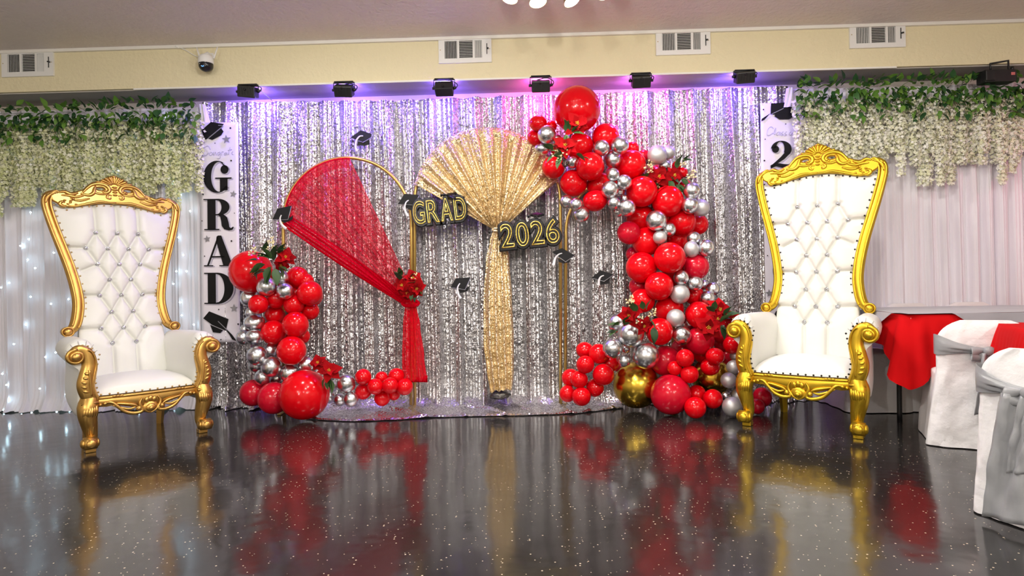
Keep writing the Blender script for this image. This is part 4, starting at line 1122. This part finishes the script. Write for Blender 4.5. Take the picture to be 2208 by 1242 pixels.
# ------------------------------------------------------------------ throne chairs
def throne(label, LF, RF, zs, gold, nailm, depth=1.0):
    a, b = ground(*LF), ground(*RF)
    ang = atan2(b.y - a.y, b.x - a.x); sx = (b - a).length / .66
    R = Matrix.Rotation(ang, 3, 'Z'); mid = (a + b) / 2
    t = thing('throne_chair', label, 'chair', mid + R @ Vector((0, .33 * depth, 0)), ang); t.scale = (sx, depth, zs)
    G, W = M[gold], M['leather']
    yb = lambda z: .20 + max(0, z - .45) * .16           # plane of the raked back
    # --- back outline (right half): x, z
    half = [(.335, .795), (.312, .80), (.290, .83), (.272, .90), (.262, 1.00), (.272, 1.12), (.300, 1.27), (.338, 1.42), (.375, 1.56), (.405, 1.69), (.416, 1.765), (.408, 1.815), (.375, 1.842), (.33, 1.835), (.295, 1.81)]
    hp = smooth_path([(x, 0, z) for x, z in half], 5)
    wkeys = sorted([(z, x) for x, z in half if x < .417 and z <= 1.765 and z > .82])
    hw = lambda z: interp(wkeys, z) if z > .83 else lerp(.30, .275, min(1, max(0, (z - .45) / .38)))
    topz = lambda x: 1.795 - .055 * min(1, (abs(x) / .30)) ** 2 + (.02 * max(0, (abs(x) - .30) / .1))
    # tufted pad
    rows = [(1.55, (-.135, 0, .135)), (1.425, (-.2, -.066, .066, .2)), (1.30, (-.135, 0, .135)), (1.178, (-.068, .068)), (1.055, (-.135, 0, .135)), (.925, (-.068, .068)), (.80, (-.14, 0, .14)), (.685, (-.075, .075))]
    B = [(x, z) for z, xs in rows for x in xs]
    creases = []
    for (z1, x1), (z2, x2) in zip(rows, rows[1:]):
        for p in x1:
            for q in x2:
                if abs(p - q) < .085: creases.append(((p, z1), (q, z2)))
    for x in rows[0][1]: creases.append(((x, 1.55), (x * 1.02, 1.80)))
    for zz, xx in ((1.425, .2), (1.055, .135), (.80, .14)):
        for sg in (-1, 1): creases.append(((sg * xx, zz), (sg * (hw(zz) - .01), zz + .005)))
    for sg in (-1, 1): creases.append(((sg * .135, 1.30), (sg * .23, 1.25))); creases.append(((sg * .075, .685), (sg * .075, .45)))

    def dist(px, pz, sgm):
        (ax, az), (bx, bz) = sgm; dx, dz = bx - ax, bz - az; q = max(0, min(1, ((px - ax) * dx + (pz - az) * dz) / (dx * dx + dz * dz)))
        return sqrt((px - ax - q * dx) ** 2 + (pz - az - q * dz) ** 2)

    def pad(u, v):
        z0 = lerp(.44, 1.0, v); xx = u * 2 - 1
        # rows run from the seat to the shaped top edge
        zt = lambda x: topz(x) - .005
        zc = lerp(.44, 1.76, v); x = xx * (hw(min(zc, 1.745)) - .012)
        z = lerp(.44, zt(x), v)
        e = 1 - abs(xx) ** 4; ev = 1 - max(0, (v - .9) / .1) ** 2
        bulge = .050 * e ** .6 * max(0, ev) ** .5
        d = 0
        for c in creases:
            q = dist(x, z, c)
            if q < .05: d = max(d, .022 * exp(-(q / .0095) ** 2) + .012 * exp(-(q / .03) ** 2))
        for bx, bz in B:
            q = (x - bx) ** 2 + (z - bz) ** 2
            if q < .008: d = max(d, .036 * exp(-q / .0008))
        return (x, yb(z) - .012 - bulge + d, z)
    bk = obj('tufted_back', MB().grid(pad, 110, 190), W, t)
    bt = MB().sphere((0, 0, 0), (.0125, .008, .0125), 10, 6); bt.tube([(.013 * cos(q), .002, .013 * sin(q)) for q in [2 * pi * i / 12 for i in range(12)]], .0028, 5, True)
    bme_ = bt.mesh('button'); bme_.materials.append(M['crystal'])
    for x, z in B:
        e = 1 - abs(x / hw(z)) ** 4
        link('button', bme_, None, bk, (x, yb(z) - .012 - .05 * e ** .6 + .022, z))
    # rear shell
    mb = MB()
    mb.grid(lambda u, v: (lambda z: ((u * 2 - 1) * (hw(min(z, 1.745)) - .01), yb(z) + .02 + .02 * sin(pi * u), z))(lerp(.25, 1.74, v)), 12, 40)
    obj('back_shell', mb, W, t)
    # gold back frame, both stiles, volute feet
    fr = MB()
    for sg in (-1, 1):
        pts = [Vector((sg * p.x, yb(p.z) - .012, p.z)) for p in hp]
        fr.tube(pts, [.031 + .004 * sin(i * .09) for i in range(len(pts))], 12, ref=(0, 1, 0), flat=.95)
        inn = [Vector((sg * (p.x - .026), yb(p.z) - .036, p.z)) for p in hp[8:60]]; fr.tube(inn, .0085, 6)
        out = [Vector((sg * (p.x + .018), yb(p.z) - .040, p.z)) for p in hp[10:58]]; fr.tube(out, .007, 6)
    st = obj('back_frame', fr, G, t)
    for sg in (-1, 1):
        vo = MB(); c = Vector((sg * .335, yb(.79) - .02, .79))
        vo.tube([c + Vector((0, .03, 0)), c + Vector((0, -.03, 0))], [.036, .036], 18); vo.sphere(c + Vector((0, -.035, 0)), (.026, .018, .026), 14, 8)
        vo.tube([c + Vector((.033 * cos(q), -.03, .033 * sin(q))) for q in [2 * pi * i / 20 for i in range(20)]], .007, 6, True)
        obj('volute', vo, G, st)
    # --- crest
    oh = [(.0, 1.80), (.06, 1.798), (.13, 1.788), (.20, 1.768), (.26, 1.75), (.30, 1.752), (.34, 1.768), (.372, 1.79), (.384, 1.82), (.36, 1.846), (.315, 1.854), (.28, 1.848), (.235, 1.862), (.19, 1.882), (.165, 1.915), (.135, 1.945), (.10, 1.957), (.075, 1.972), (.045, 1.995), (.015, 2.012)]
    loop = [(x, z) for x, z in oh] + [(-x, z) for x, z in oh[::-1] if x > 0]
    holes = [[(sg * .088 + .036 * cos(q), 1.905 + .021 * sin(q)) for q in [2 * pi * i / 20 for i in range(20)]] for sg in (-1, 1)]
    me = fill_curve([loop] + holes, .014, .010, 2)
    zc = 1.87
    for v in me.vertices:
        x, y, z = v.co; v.co = (x, yb(zc) - .022 - z + (y - zc) * .16, y)
    me.shade_smooth()
    cr = link('crest_rail', me, G, t)
    orn = MB(); yf = lambda z: yb(zc) - .044 + (z - zc) * .16

    def T(pts, r, n=7):
        pp = smooth_path([(x, yf(z), z) for x, z in pts], 5); m = len(pp)
        orn.tube(pp, [1.25 * r * (.35 + .65 * sin(pi * min(1, (i + .6) / m * .9 + .08))) for i in range(m)], n)
    for k in range(9):           # shell flutes
        q = radians(lerp(18, 162, k / 8)); x1, z1 = .018 * cos(q), 1.938 + .012 * sin(q); x2, z2 = .10 * cos(q) * (1 if k not in (0, 8) else 1.2), 1.938 + .072 * sin(q)
        pts = [Vector((lerp(x1, x2, i / 6), yf(z1) - .004 + .006 * (i / 6), lerp(z1, z2, i / 6))) for i in range(7)]
        orn.tube(pts, [.004 + .0075 * (i / 6) for i in range(7)], 7)
    for sg in (-1, 1):
        X = lambda pts: [(sg * x, z) for x, z in pts]
        T(X([(.20, 1.865), (.175, 1.90), (.145, 1.93), (.105, 1.943), (.06, 1.938), (.035, 1.912), (.04, 1.885), (.06, 1.875), (.075, 1.885), (.068, 1.898)]), .012)       # C scroll round the opening
        T(X([(.215, 1.855), (.165, 1.845), (.135, 1.868), (.128, 1.90), (.118, 1.925)]), .012)
        T(X([(.05, 1.865), (.09, 1.862), (.125, 1.872), (.13, 1.892)]), .009)
        orn.sphere((sg * .062, yf(1.888) - .006, 1.888), .012, 10, 7)
        T(X([(.23, 1.86), (.27, 1.842), (.31, 1.86), (.345, 1.85)]), .012); T(X([(.19, 1.845), (.24, 1.825), (.29, 1.832), (.33, 1.83)]), .010)
        T(X([(.16, 1.82), (.21, 1.80), (.25, 1.80), (.28, 1.815)]), .009)
        T(X([(0, 1.80), (.05, 1.797), (.10, 1.80), (.15, 1.785), (.20, 1.768), (.25, 1.752), (.29, 1.752)]), .009)
        for k in range(7): orn.sphere((sg * (.245 + .028 * (k % 3) + .005 * k), yf(1.775) - .004, 1.765 + .014 * (k % 4)), (.010, .009, .008), 8, 6)
        T(X([(.30, 1.75), (.325, 1.745), (.34, 1.765), (.325, 1.782), (.31, 1.772)]), .010)
        for k in range(5): T(X([(.335 + .012 * k, 1.85 - .004 * k), (.36 + .012 * k, 1.862 - .012 * k), (.395 + .006 * k, 1.838 - .018 * k)]), .0075)
        T(X([(.02, 1.855), (.045, 1.858), (.052, 1.838), (.035, 1.828), (.025, 1.84)]), .008)
    for z, r in ((1.925, .014), (1.905, .016), (1.885, .013), (1.862, .012)): orn.sphere((0, yf(z) - .004, z), (r * 1.4, .012, .008), 10, 6)
    orn.sphere((0, yf(2.01), 2.012), (.017, .016, .014), 12, 8)
    obj('carving', orn, G, cr)
    # --- seat rail with pierced carving
    prof = [(-.30, .365), (.30, .365), (.30, .300), (.24, .292), (.20, .298), (.15, .285), (.10, .270), (.05, .262), (0, .258), (-.05, .262), (-.10, .270), (-.15, .285), (-.20, .298), (-.24, .292), (-.30, .300)]
    yr = lambda x: -.335 - .028 * (1 - (x / .31) ** 2)
    mb = MB()
    mb.grid(lambda u, v: (lambda x: (x, yr(x) - .012 * sin(pi * v), lerp(.365, interp(sorted([(p[0], p[1]) for p in prof[2:]]), x), v)))(lerp(-.30, .30, u)), 40, 8)
    mb.grid(lambda u, v: (lambda x: (x, yr(x) + .035, lerp(.365, interp(sorted([(p[0], p[1]) for p in prof[2:]]), x), v)))(lerp(-.30, .30, 1 - u)), 40, 3)
    for sg in (-1, 1): mb.box((sg * .30, -.03, .33), (.035, .56, .066))
    mb.box((0, .235, .33), (.56, .03, .066))
    ra = obj('seat_rail', mb, G, t)
    orn = MB()

    def T2(pts, r, n=7):
        pp = smooth_path([(x, yr(x) - .016, z) for x, z in pts], 6); m = len(pp)
        orn.tube(pp, [r * (.4 + .6 * sin(pi * (i + .5) / m)) for i in range(m)], n)
    for sg in (-1, 1):
        X = lambda pts: [(sg * x, z) for x, z in pts]
        T2(X([(.255, .315), (.235, .325), (.21, .318), (.18, .285), (.14, .245), (.09, .228), (.05, .235), (.055, .262), (.075, .265), (.08, .25)]), .013)
        T2(X([(.21, .30), (.16, .275), (.12, .262), (.085, .27)]), .010)
        T2(X([(.19, .31), (.14, .30), (.09, .285), (.07, .265)]), .010)
        T2(X([(.045, .33), (.06, .30), (.055, .27), (.03, .235), (.0, .218)]), .011)
        orn.sphere((sg * .068, yr(.07) - .018, .257), .014, 10, 7); orn.sphere((sg * .25, yr(.25) - .016, .318), .013, 10, 7); orn.sphere((sg * .275, yr(.27) - .016, .312), .011, 10, 7)
        for k in range(3): orn.sphere((sg * (.16 + .02 * k), yr(.17) - .014, .362), (.013, .008, .008), 8, 6)
    orn.sphere((0, yr(0) - .012, .258), (.048, .016, .044), 16, 10); orn.sphere((0, yr(0) - .024, .255), (.030, .014, .028), 14, 8); orn.sphere((0, yr(0) - .034, .252), (.016, .012, .015), 12, 8)
    for k in (-1, 0, 1): orn.sphere((k * .022, yr(0) - .018, .312 + .008 * (k == 0)), (.016, .012, .020), 10, 7)
    orn.tube([(x, yr(x) - .012, .358) for x in [lerp(-.29, .29, i / 30) for i in range(31)]], .008, 6)
    obj('carving', orn, G, ra)
    # --- legs
    for sg in (-1, 1):
        mb = MB()
        pts = smooth_path([(sg * .322, -.325, .375), (sg * .338, -.345, .315), (sg * .342, -.352, .25), (sg * .330, -.338, .17), (sg * .322, -.330, .11), (sg * .326, -.340, .065), (sg * .332, -.350, .045)], 5)
        n = len(pts); rk = [(0, .050), (.2, .058), (.35, .052), (.6, .038), (.8, .032), (1, .034)]
        mb.tube(pts, [interp(rk, i / (n - 1)) for i in range(n)], 14)
        lg = obj('front_leg', mb, G, t)
        o2 = MB(); c = Vector((sg * .338, -.378, .068))
        o2.tube([c + Vector((-.034, .0, 0)), c + Vector((.034, 0, 0))], [.042, .042], 16); o2.sphere(c + Vector((0, -.036, .0)), (.030, .018, .030), 14, 8)
        for s2 in (-1, 1): o2.sphere(c + Vector((s2 * .038, 0, 0)), (.014, .030, .030), 12, 8)
        obj('scroll_foot', o2, G, lg)
        o2 = MB(); o2.box((sg * .33, -.335, .016), (.056, .06, .032)); obj('foot_block', o2, G, lg, False, bevel=.004)
        o2 = MB()
        for k in range(6):
            x0 = sg * (.335 + .012 * (k - 2.5)); o2.tube(smooth_path([(x0 - sg * .004, -.382 + .004 * abs(k - 2.5), .325), (x0, -.406 + .006 * abs(k - 2.5), .28), (x0 + sg * .004, -.392 + .006 * abs(k - 2.5), .235), (sg * .335 + (x0 - sg * .335) * .3, -.374, .20)], 4), [.005, .008, .011, .013, .013, .013, .012, .010, .009, .008, .006, .004, .003][:13], 6)
        o2.tube([(sg * .29, -.385, .335), (sg * .38, -.375, .335)], .011, 8)
        o2.tube(smooth_path([(sg * .31, -.375, .22), (sg * .318, -.375, .17), (sg * .32, -.366, .12)], 4), .006, 6); o2.tube(smooth_path([(sg * .352, -.375, .22), (sg * .345, -.375, .17), (sg * .34, -.366, .12)], 4), .006, 6)
        obj('acanthus', o2, G, lg)
        mb = MB(); mb.tube([(sg * .245, .225, .34), (sg * .24, .235, .2), (sg * .232, .245, .0)], [.036, .032, .024], 4); obj('rear_leg', mb, G, t, False)
    # --- arm posts with scrolls
    for sg in (-1, 1):
        mb = MB()
        pts = smooth_path([(sg * .318, -.345, .350), (sg * .338, -.35, .40), (sg * .348, -.35, .455), (sg * .338, -.348, .52), (sg * .326, -.345, .585), (sg * .332, -.345, .645), (sg * .352, -.345, .685), (sg * .385, -.348, .70), (sg * .412, -.35, .682)], 6)
        n = len(pts); mb.tube(pts, [interp([(0, .045), (.3, .050), (.55, .042), (.75, .036), (1, .026)], i / (n - 1)) for i in range(n)], 12, flat=.75, ref=(0, 1, 0))
        ed = [p + Vector((-sg * .030, -.026, 0)) for p in pts[:40]]; mb.tube(ed, .006, 6)
        po = obj('arm_post', mb, G, t)
        o2 = MB(); c = Vector((sg * .398, -.36, .652))
        sp = [c + Vector((sg * lerp(.050, .016, i / 30) * cos(pi * .55 - 4.4 * pi * i / 30 * .8), -.012 * (i / 30), lerp(.050, .016, i / 30) * sin(pi * .55 - 4.4 * pi * i / 30 * .8))) for i in range(31)]
        o2.tube(sp, [.013 - .005 * i / 30 for i in range(31)], 8)
        o2.tube([c + Vector((0, .045, 0)), c + Vector((0, -.008, 0))], .044, 18); o2.sphere(c + Vector((0, -.014, 0)), (.028, .020, .028), 14, 8)
        obj('scroll', o2, G, po)
        o2 = MB()
        for k in range(5): o2.sphere((sg * (.352 + .008 * sin(k)), -.376, .415 + .030 * k), (.024 - .002 * k, .014, .012), 10, 6, Matrix.Rotation(-sg * .5, 3, 'Y'))
        o2.tube(smooth_path([(sg * .325, -.378, .385), (sg * .33, -.382, .47), (sg * .335, -.38, .56)], 4), .008, 6)
        obj('acanthus', o2, G, po)
    # --- padded arms
    for sg in (-1, 1):
        sec = smooth_path([(.285, 0, .37), (.287, 0, .50), (.282, 0, .62), (.292, 0, .70), (.325, 0, .755), (.375, 0, .765), (.425, 0, .735), (.447, 0, .675), (.425, 0, .615), (.390, 0, .575), (.385, 0, .50), (.392, 0, .40), (.385, 0, .25), (.335, 0, .25)], 4, True)
        cx = Vector((.345, 0, .50)); ns = len(sec)
        ys = [(-.338, .80), (-.330, .90), (-.312, .965), (-.28, 1.0), (-.2, 1.0), (-.1, .995), (0, .98), (.1, .96), (.2, .93), (.245, .90)]
        mb = MB()

        def armf(u, v):
            i = int(round(u * ns)) % ns; k = v * (len(ys) - 1); i0 = min(int(k), len(ys) - 2); q = k - i0
            y = lerp(ys[i0][0], ys[i0 + 1][0], q); s_ = lerp(ys[i0][1], ys[i0 + 1][1], q); p = sec[i]
            back = max(0, (y + .2) / .44)
            x = cx.x + (p.x - cx.x) * s_ - back * .035; z = cx.z + (p.z - cx.z) * s_ + .012 * back
            if v < .25 and z > .6: x += .006 * sin(u * 90) * (1 - v * 4)
            return (sg * x, y, z)
        mb.grid(armf, ns, 28, True)
        mb.add([(sg * (cx.x + (p.x - cx.x) * .8), -.338, cx.z + (p.z - cx.z) * .8) for p in sec], [tuple(range(ns))])
        am = obj('padded_arm', mb, W, t)
        o2 = MB()
        for k in range(6):
            q = radians(lerp(20, 170, k / 5)); o2.tube([Vector((sg * (.365 + .052 * cos(q)), -.347, .655 + .052 * sin(q))), Vector((sg * (.365 + .086 * cos(q)), -.325, .668 + .088 * sin(q)))], .0022, 5)
        obj('gather_seam', o2, simple('seam_grey', srgb(176, 174, 166), .6, noise_amt=.05), am)
    # --- seat cushion
    def seat(u, v):
        a = u * 2 - 1; b_ = v * 2 - 1
        f = (1 - abs(a) ** 5) * (1 - abs(b_) ** 5); x = a * (.295 - .02 * (v)); y = lerp(yr(a * .29) + .012, .19, v)
        return (x, y, .372 + .085 * max(0, f) ** .45 + .022 * (1 - a * a) * (1 - b_ * b_) - .0)
    obj('seat_cushion', MB().grid(seat, 50, 50), W, t)
    # --- nailhead trim
    nb = MB()

    def nail(p): nb.sphere(p, (.0065, .005, .0065), 7, 5)
    L = 0
    for sg in (-1, 1):
        path = [Vector((sg * (p.x - .043), yb(p.z) - .040, p.z)) for p in hp[12:58]]
        acc = 0
        for p, q in zip(path, path[1:]):
            acc += (q - p).length
            if acc > .042: nail(q); acc = 0
        for k in range(7): x = sg * (.03 + k * .045); nail(Vector((x, yb(1.77) - .046, topz(x) - .022)))
        for k in range(9): nail(Vector((sg * (.284 + .014 * sin(k * .5)), -.352, .40 + k * .032)))
        for k in range(7): q = radians(lerp(170, 10, k / 6)); nail(Vector((sg * (.362 + .062 * cos(q)), -.350, .665 + .062 * sin(q))))
    for k in range(13): x = lerp(-.27, .27, k / 12); nail(Vector((x, yr(x) - .012, .382)))
    o = obj('nailhead_trim', nb, M[nailm], t); o['kind'] = 'stuff'
    return t


throne('white tufted throne chair with bronze-gold carved frame and gold nailheads, before the fairy-lit drape', (193.7, 974), (435, 932), .915, 'bronze_gold', 'gold_nail')
throne('white tufted throne chair with bright yellow-gold frame and black nailheads, before the 2026 banner', (1612.6, 916.5), (1852, 944.5), .985, 'yellow_gold', 'black_nail')

# ------------------------------------------------------------------ banquet table under cloths
TZ = .745
nl = P(1962, 681, 1); k_ = (CAMH - TZ) / (CAMH - nl.z); nl = P(1962, 681, k_)
TW, TD, TR = 2.3, .86, radians(-3)
RT = Matrix.Rotation(TR, 3, 'Z'); ctr = nl + RT @ Vector((TW / 2, TD / 2, 0)); ctr.z = 0
tb = thing('folding_table', 'black-legged folding table hidden under red and grey cloths', 'table', ctr, TR)
obj('tabletop', MB().box((0, 0, TZ - .03), (TW - .02, TD - .02, .04)), M['trim'], tb, False, bevel=.008)
for sx in (-1, 1):
    fr = MB(); x0 = sx * (TW / 2 - .16)
    fr.tube([(x0 - sx * .02, -.30, TZ - .06), (x0 - sx * .02, -.04, TZ - .06)], .016, 8); fr.tube([(x0, -.30, .36), (x0, -.03, .36)], .013, 8)
    lf = obj('leg_frame', fr, M['black_metal'], tb)
    for sy in (-1, 1):
        mb = MB(); mb.tube(smooth_path([(x0, -.17 + sy * .11, TZ - .05), (x0, -.17 + sy * .115, .58), (x0, -.17 + sy * .145, .44), (x0, -.17 + sy * .165, .32), (x0, -.17 + sy * .17, .0)], 5), .0165, 10); obj('leg', mb, M['black_metal'], lf)


def round_rect(hx, hy, r, n=10):
    out = []
    for cx, cy, a0 in ((hx - r, hy - r, 0), (-hx + r, hy - r, 90), (-hx + r, -hy + r, 180), (hx - r, -hy + r, 270)):
        out += [(cx + r * cos(radians(a0 + 90 * i / n)), cy + r * sin(radians(a0 + 90 * i / n))) for i in range(n + 1)]
    return out


def resample(loop, n):
    L = [Vector((p[0], p[1], 0)) for p in loop]; L.append(L[0]); d = [0]
    for a, b in zip(L, L[1:]): d.append(d[-1] + (b - a).length)
    out = []; j = 0
    for i in range(n):
        s = d[-1] * i / n
        while d[j + 1] < s: j += 1
        q = (s - d[j]) / max(1e-9, d[j + 1] - d[j]); out.append(L[j].lerp(L[j + 1], q))
    return out


def cloth(name, hx, hy, r, ztop, drop, corner, wave, n, mat, label, parent_loc, rz, thick=.004, nv=16):
    """a cloth lying on a table: flat top and a hanging skirt, longer and pleated at its corners"""
    lp = resample(round_rect(hx, hy, r), n); mb = MB()
    rings = [[(p.x * k, p.y * k, ztop) for p in lp] for k in (.02, .5, .9, .985)]
    for j in range(nv + 1):
        v = j / nv; ring_ = []
        for i, p in enumerate(lp):
            a, b = lp[i - 1], lp[(i + 1) % n]; tg = (b - a).normalized(); nm = Vector((tg.y, -tg.x, 0))
            cd_ = min((Vector((sx * (hx - r * .3), sy * (hy - r * .3), 0)) - p).length for sx in (-1, 1) for sy in (-1, 1))
            ck = exp(-(cd_ / .11) ** 2)
            h = drop + corner * (.55 * ck + .45 * max(0, 1 - cd_ / .16))
            wv = wave * v * (sin(i * 2 * pi * 66 / n) * (.25 + 3.0 * ck) + .5 * sin(i * 2 * pi * 11 / n + 1))
            o_ = .012 * sin(min(1, v * 6) * pi / 2) + .04 * v + wv + .05 * ck * v
            q = p + nm * o_; ring_.append((q.x, q.y, ztop - .012 * min(1, v * 8) - h * v))
        rings.append(ring_)
    vs = [q for R_ in rings for q in R_]; fs = []
    for j in range(len(rings) - 1):
        for i in range(n): fs.append((j * n + i, j * n + (i + 1) % n, (j + 1) * n + (i + 1) % n, (j + 1) * n + i))
    fs.append(tuple(range(n)))
    mb.add(vs, fs)
    o = obj(name, mb, mat, None, True, loc=parent_loc, rot=(0, 0, rz)); tag(o, label, 'tablecloth'); return o


cloth('red_tablecloth', TW / 2 + .012, TD / 2 + .012, .10, TZ + .006, .19, .27, .013, 420, M['red_cloth'], 'red tablecloth with a pleated hanging corner on the folding table', ctr, TR)
# grey satin overlay: covers the top except the near corner, with a flap on the end and along the front
ov = MB(); hx, hy = TW / 2 + .022, TD / 2 + .022; zt = TZ + .0135
ov.grid(lambda u, v: (lerp(-hx, hx, u), lerp(-hy, hy, v), zt + .004 * noise.noise((u * 9, v * 4, 2)) + .006 * max(0, noise.noise((u * 5 + 3, v * 6, 5)))), 80, 30)
fx0 = -hx + .26
ov.grid(lambda u, v: (lambda x: (x, -hy - .008 - .028 * v - .008 * v * sin(x * 24), zt - .10 * v * min(1, (x - fx0) / .16) - .004 * v))(lerp(fx0, hx, u)), 90, 8)
ov.grid(lambda u, v: (lambda y, m: (-hx - .010 - .028 * v, y, zt - .20 * v * m))(lerp(-hy + .12, hy, u), max(0, 1 - abs(u - .5) * 2)), 30, 8)
o = obj('grey_overlay', ov, M['grey_satin'], None, True, loc=ctr, rot=(0, 0, TR)); tag(o, 'grey satin overlay spread across the red tablecloth on the folding table', 'tablecloth')
# second, mostly unseen table
c2 = P(2232, 716, 2.98); z2 = c2.z
t2 = Vector((c2.x, c2.y, 0)) + Matrix.Rotation(radians(-25), 3, 'Z') @ Vector((.612, .362, 0))
tt = thing('folding_table', 'second red-covered table entering at the edge behind the nearest covered chair', 'table', t2, radians(-25))
obj('tabletop', MB().box((0, 0, z2 - .03), (1.2, .7, .04)), M['trim'], tt, False, bevel=.008)
for sx in (-1, 1):
    for sy in (-1, 1): obj('leg', MB().tube([(sx * .45, sy * .27, 0), (sx * .45, sy * .27, z2 - .05)], .016, 8), M['black_metal'], tt)
cloth('red_tablecloth', .612, .362, .10, z2, .26, .10, .012, 300, M['red_cloth'], 'red tablecloth corner showing behind the nearest covered chair', t2, radians(-25))


# ------------------------------------------------------------------ covered banquet chairs
def covered_chair(loc, rz, label, sash, top=.74, w=.43, bow_tail=None, flare=.07, hem=.006, depth=.44):
    """local: the back is at y=0 with its rear face towards -y, the seat runs to +y"""
    t = thing('covered_chair', label, 'chair', loc, rz, 'chairs under white covers')
    h = w / 2; SZ = .42
    # legs
    for sx in (-1, 1):
        for y0 in (.02, depth - .03): obj('leg', MB().tube([(sx * (h - .03), y0, SZ - .03), (sx * (h - .01), y0 + (.01 if y0 > .1 else -.02), 0)], .013, 8), M['chair_leg'], t)

    def back(u, v):     # closed tube of the back part from the hem over the rounded top
        q = 2 * pi * u; z = lerp(hem, top, v)
        rt = max(0, (z - (top - .16)) / .16)
        hw_ = (h + .012) * (1 - .0 * rt) + flare * max(0, 1 - z / .45) * .6
        if rt > 0: hw_ *= sqrt(max(.02, 1 - (rt ** 2.6) * .75))
        th = .038 * (1 - .5 * rt ** 3) + .02 * max(0, 1 - z / .45)
        cx, sy = cos(q), sin(q)
        e = lambda s_, p_: (abs(s_) ** p_) * (1 if s_ > 0 else -1)
        wr = .012 * noise.noise((cx * 2.5 + 3, z * 6, sy + loc[0])) + .006 * noise.noise((cx * 7, z * 15 + cx * 5, loc[0]))
        return (hw_ * e(cx, .55), th * e(sy, .7) - wr * (1 if sy < 0 else .4) - .05 * max(0, .5 - z) * 0 + .0, z)
    mb = MB().grid(back, 64, 46, True); n0 = len(mb.v)
    mb.add([mb.v[45 * 64 + i] for i in range(64)], [tuple(range(64))])

    def skirt(u, v):    # seat and its skirt
        lp = SK[int(round(u * len(SK))) % len(SK)]
        if v < .25:
            k = v / .25; return (lp.x * k * 1.0, depth / 2 + lp.y * k, SZ + .025 - .02 * k ** 4)
        k = (v - .25) / .75; z = lerp(SZ + .005, hem, k)
        f = 1 + flare * k * 2 + .02 * sin(u * 2 * pi * 9 + 2) * k + .035 * noise.noise((u * 14, z * 8, loc[0])) * min(1, k * 3)
        return (lp.x * f, depth / 2 + lp.y * f, z)
    SK = resample(round_rect(h, depth / 2 + .01, .06), 90)
    m2 = MB().grid(skirt, 90, 36, True)
    cv = obj('chair_cover', mb, M['cover'], t); obj('cover_skirt', m2, M['cover'], cv)
    if sash:
        zs_ = top * .77
        sb = MB()
        sb.grid(lambda u, v: (lambda q: ((h + .022) * (abs(cos(q)) ** .55) * (1 if cos(q) > 0 else -1), (.052 + .010 * sin(v * pi)) * (abs(sin(q)) ** .7) * (1 if sin(q) > 0 else -1), zs_ + (v - .5) * (.03 + .085 * abs(cos(q)) ** .8) + .03 * abs(cos(q)) + .004 * sin(v * 22 + q * 3)))(2 * pi * u), 64, 14, True)
        sa_ = obj('sash', sb, M['dark_satin'], t)
        kb = MB(); kb.sphere((0, -.075, zs_), (.030, .026, .028), 12, 8)
        for sg in (-1, 1):
            kb.grid(lambda u, v, sg=sg: (sg * (.02 + .065 * sin(pi * v) * (1 if sg > 0 else 1) + .0), -.072 - .024 * cos(2 * pi * u) * (sin(pi * v) * .9 + .1), zs_ + (.004 - .05 * v) + .030 * sin(2 * pi * u) * (sin(pi * v) + .15)), 16, 12, True)
        obj('bow', kb, M['dark_satin'], sa_)
        for sg, ln, ox, w0, w1 in (bow_tail or ((-1, .34, -.01, .05, .09), (1, .34, .03, .04, .08))):
            tl = MB(); tl.grid(lambda u, v: (ox + sg * .03 * v + (u - .5) * lerp(w0, w1, v), -.080 - .03 * v - .012 * sin(u * 7 + v * 3) - .012 * noise.noise((u * 3, v * 6, sg)), zs_ - .01 - ln * v + .015 * (u - .5) * v), 12, 24)
            o_ = obj('sash_tail', tl, M['dark_satin'], sa_); m_ = o_.modifiers.new('s', 'SOLIDIFY'); m_.thickness = .003
    return t


def at(px, Y): p = P(px, 800, Y); p.z = 0; return p


covered_chair(at(2126, 3.58), radians(-24), 'white-covered chair with grey bow at the near side of the folding table', True, top=.735, w=.455, flare=.10)
covered_chair(at(2246, 2.42), radians(-70), 'nearest white-covered chair with a long grey sash tail at the picture edge', True, top=.70, w=.43,
              bow_tail=((-1, .50, -.05, .09, .16), (-1, .30, .0, .05, .07)), flare=.05)
for px, lab in ((1840, 'far covered chair behind the armrest of the yellow-gold throne'), (1957, 'far covered chair behind the table, next to the throne'), (2092, 'far covered chair behind the table, above the grey bow chair')):
    p = at(px, 4.99); covered_chair(p, radians(180 - 3), 'white ' + lab, False, top=.778, w=.42, flare=.08, depth=.40)
for px, py, z in ((2172, 664, 0), (2060, 662, 0)):
    pass
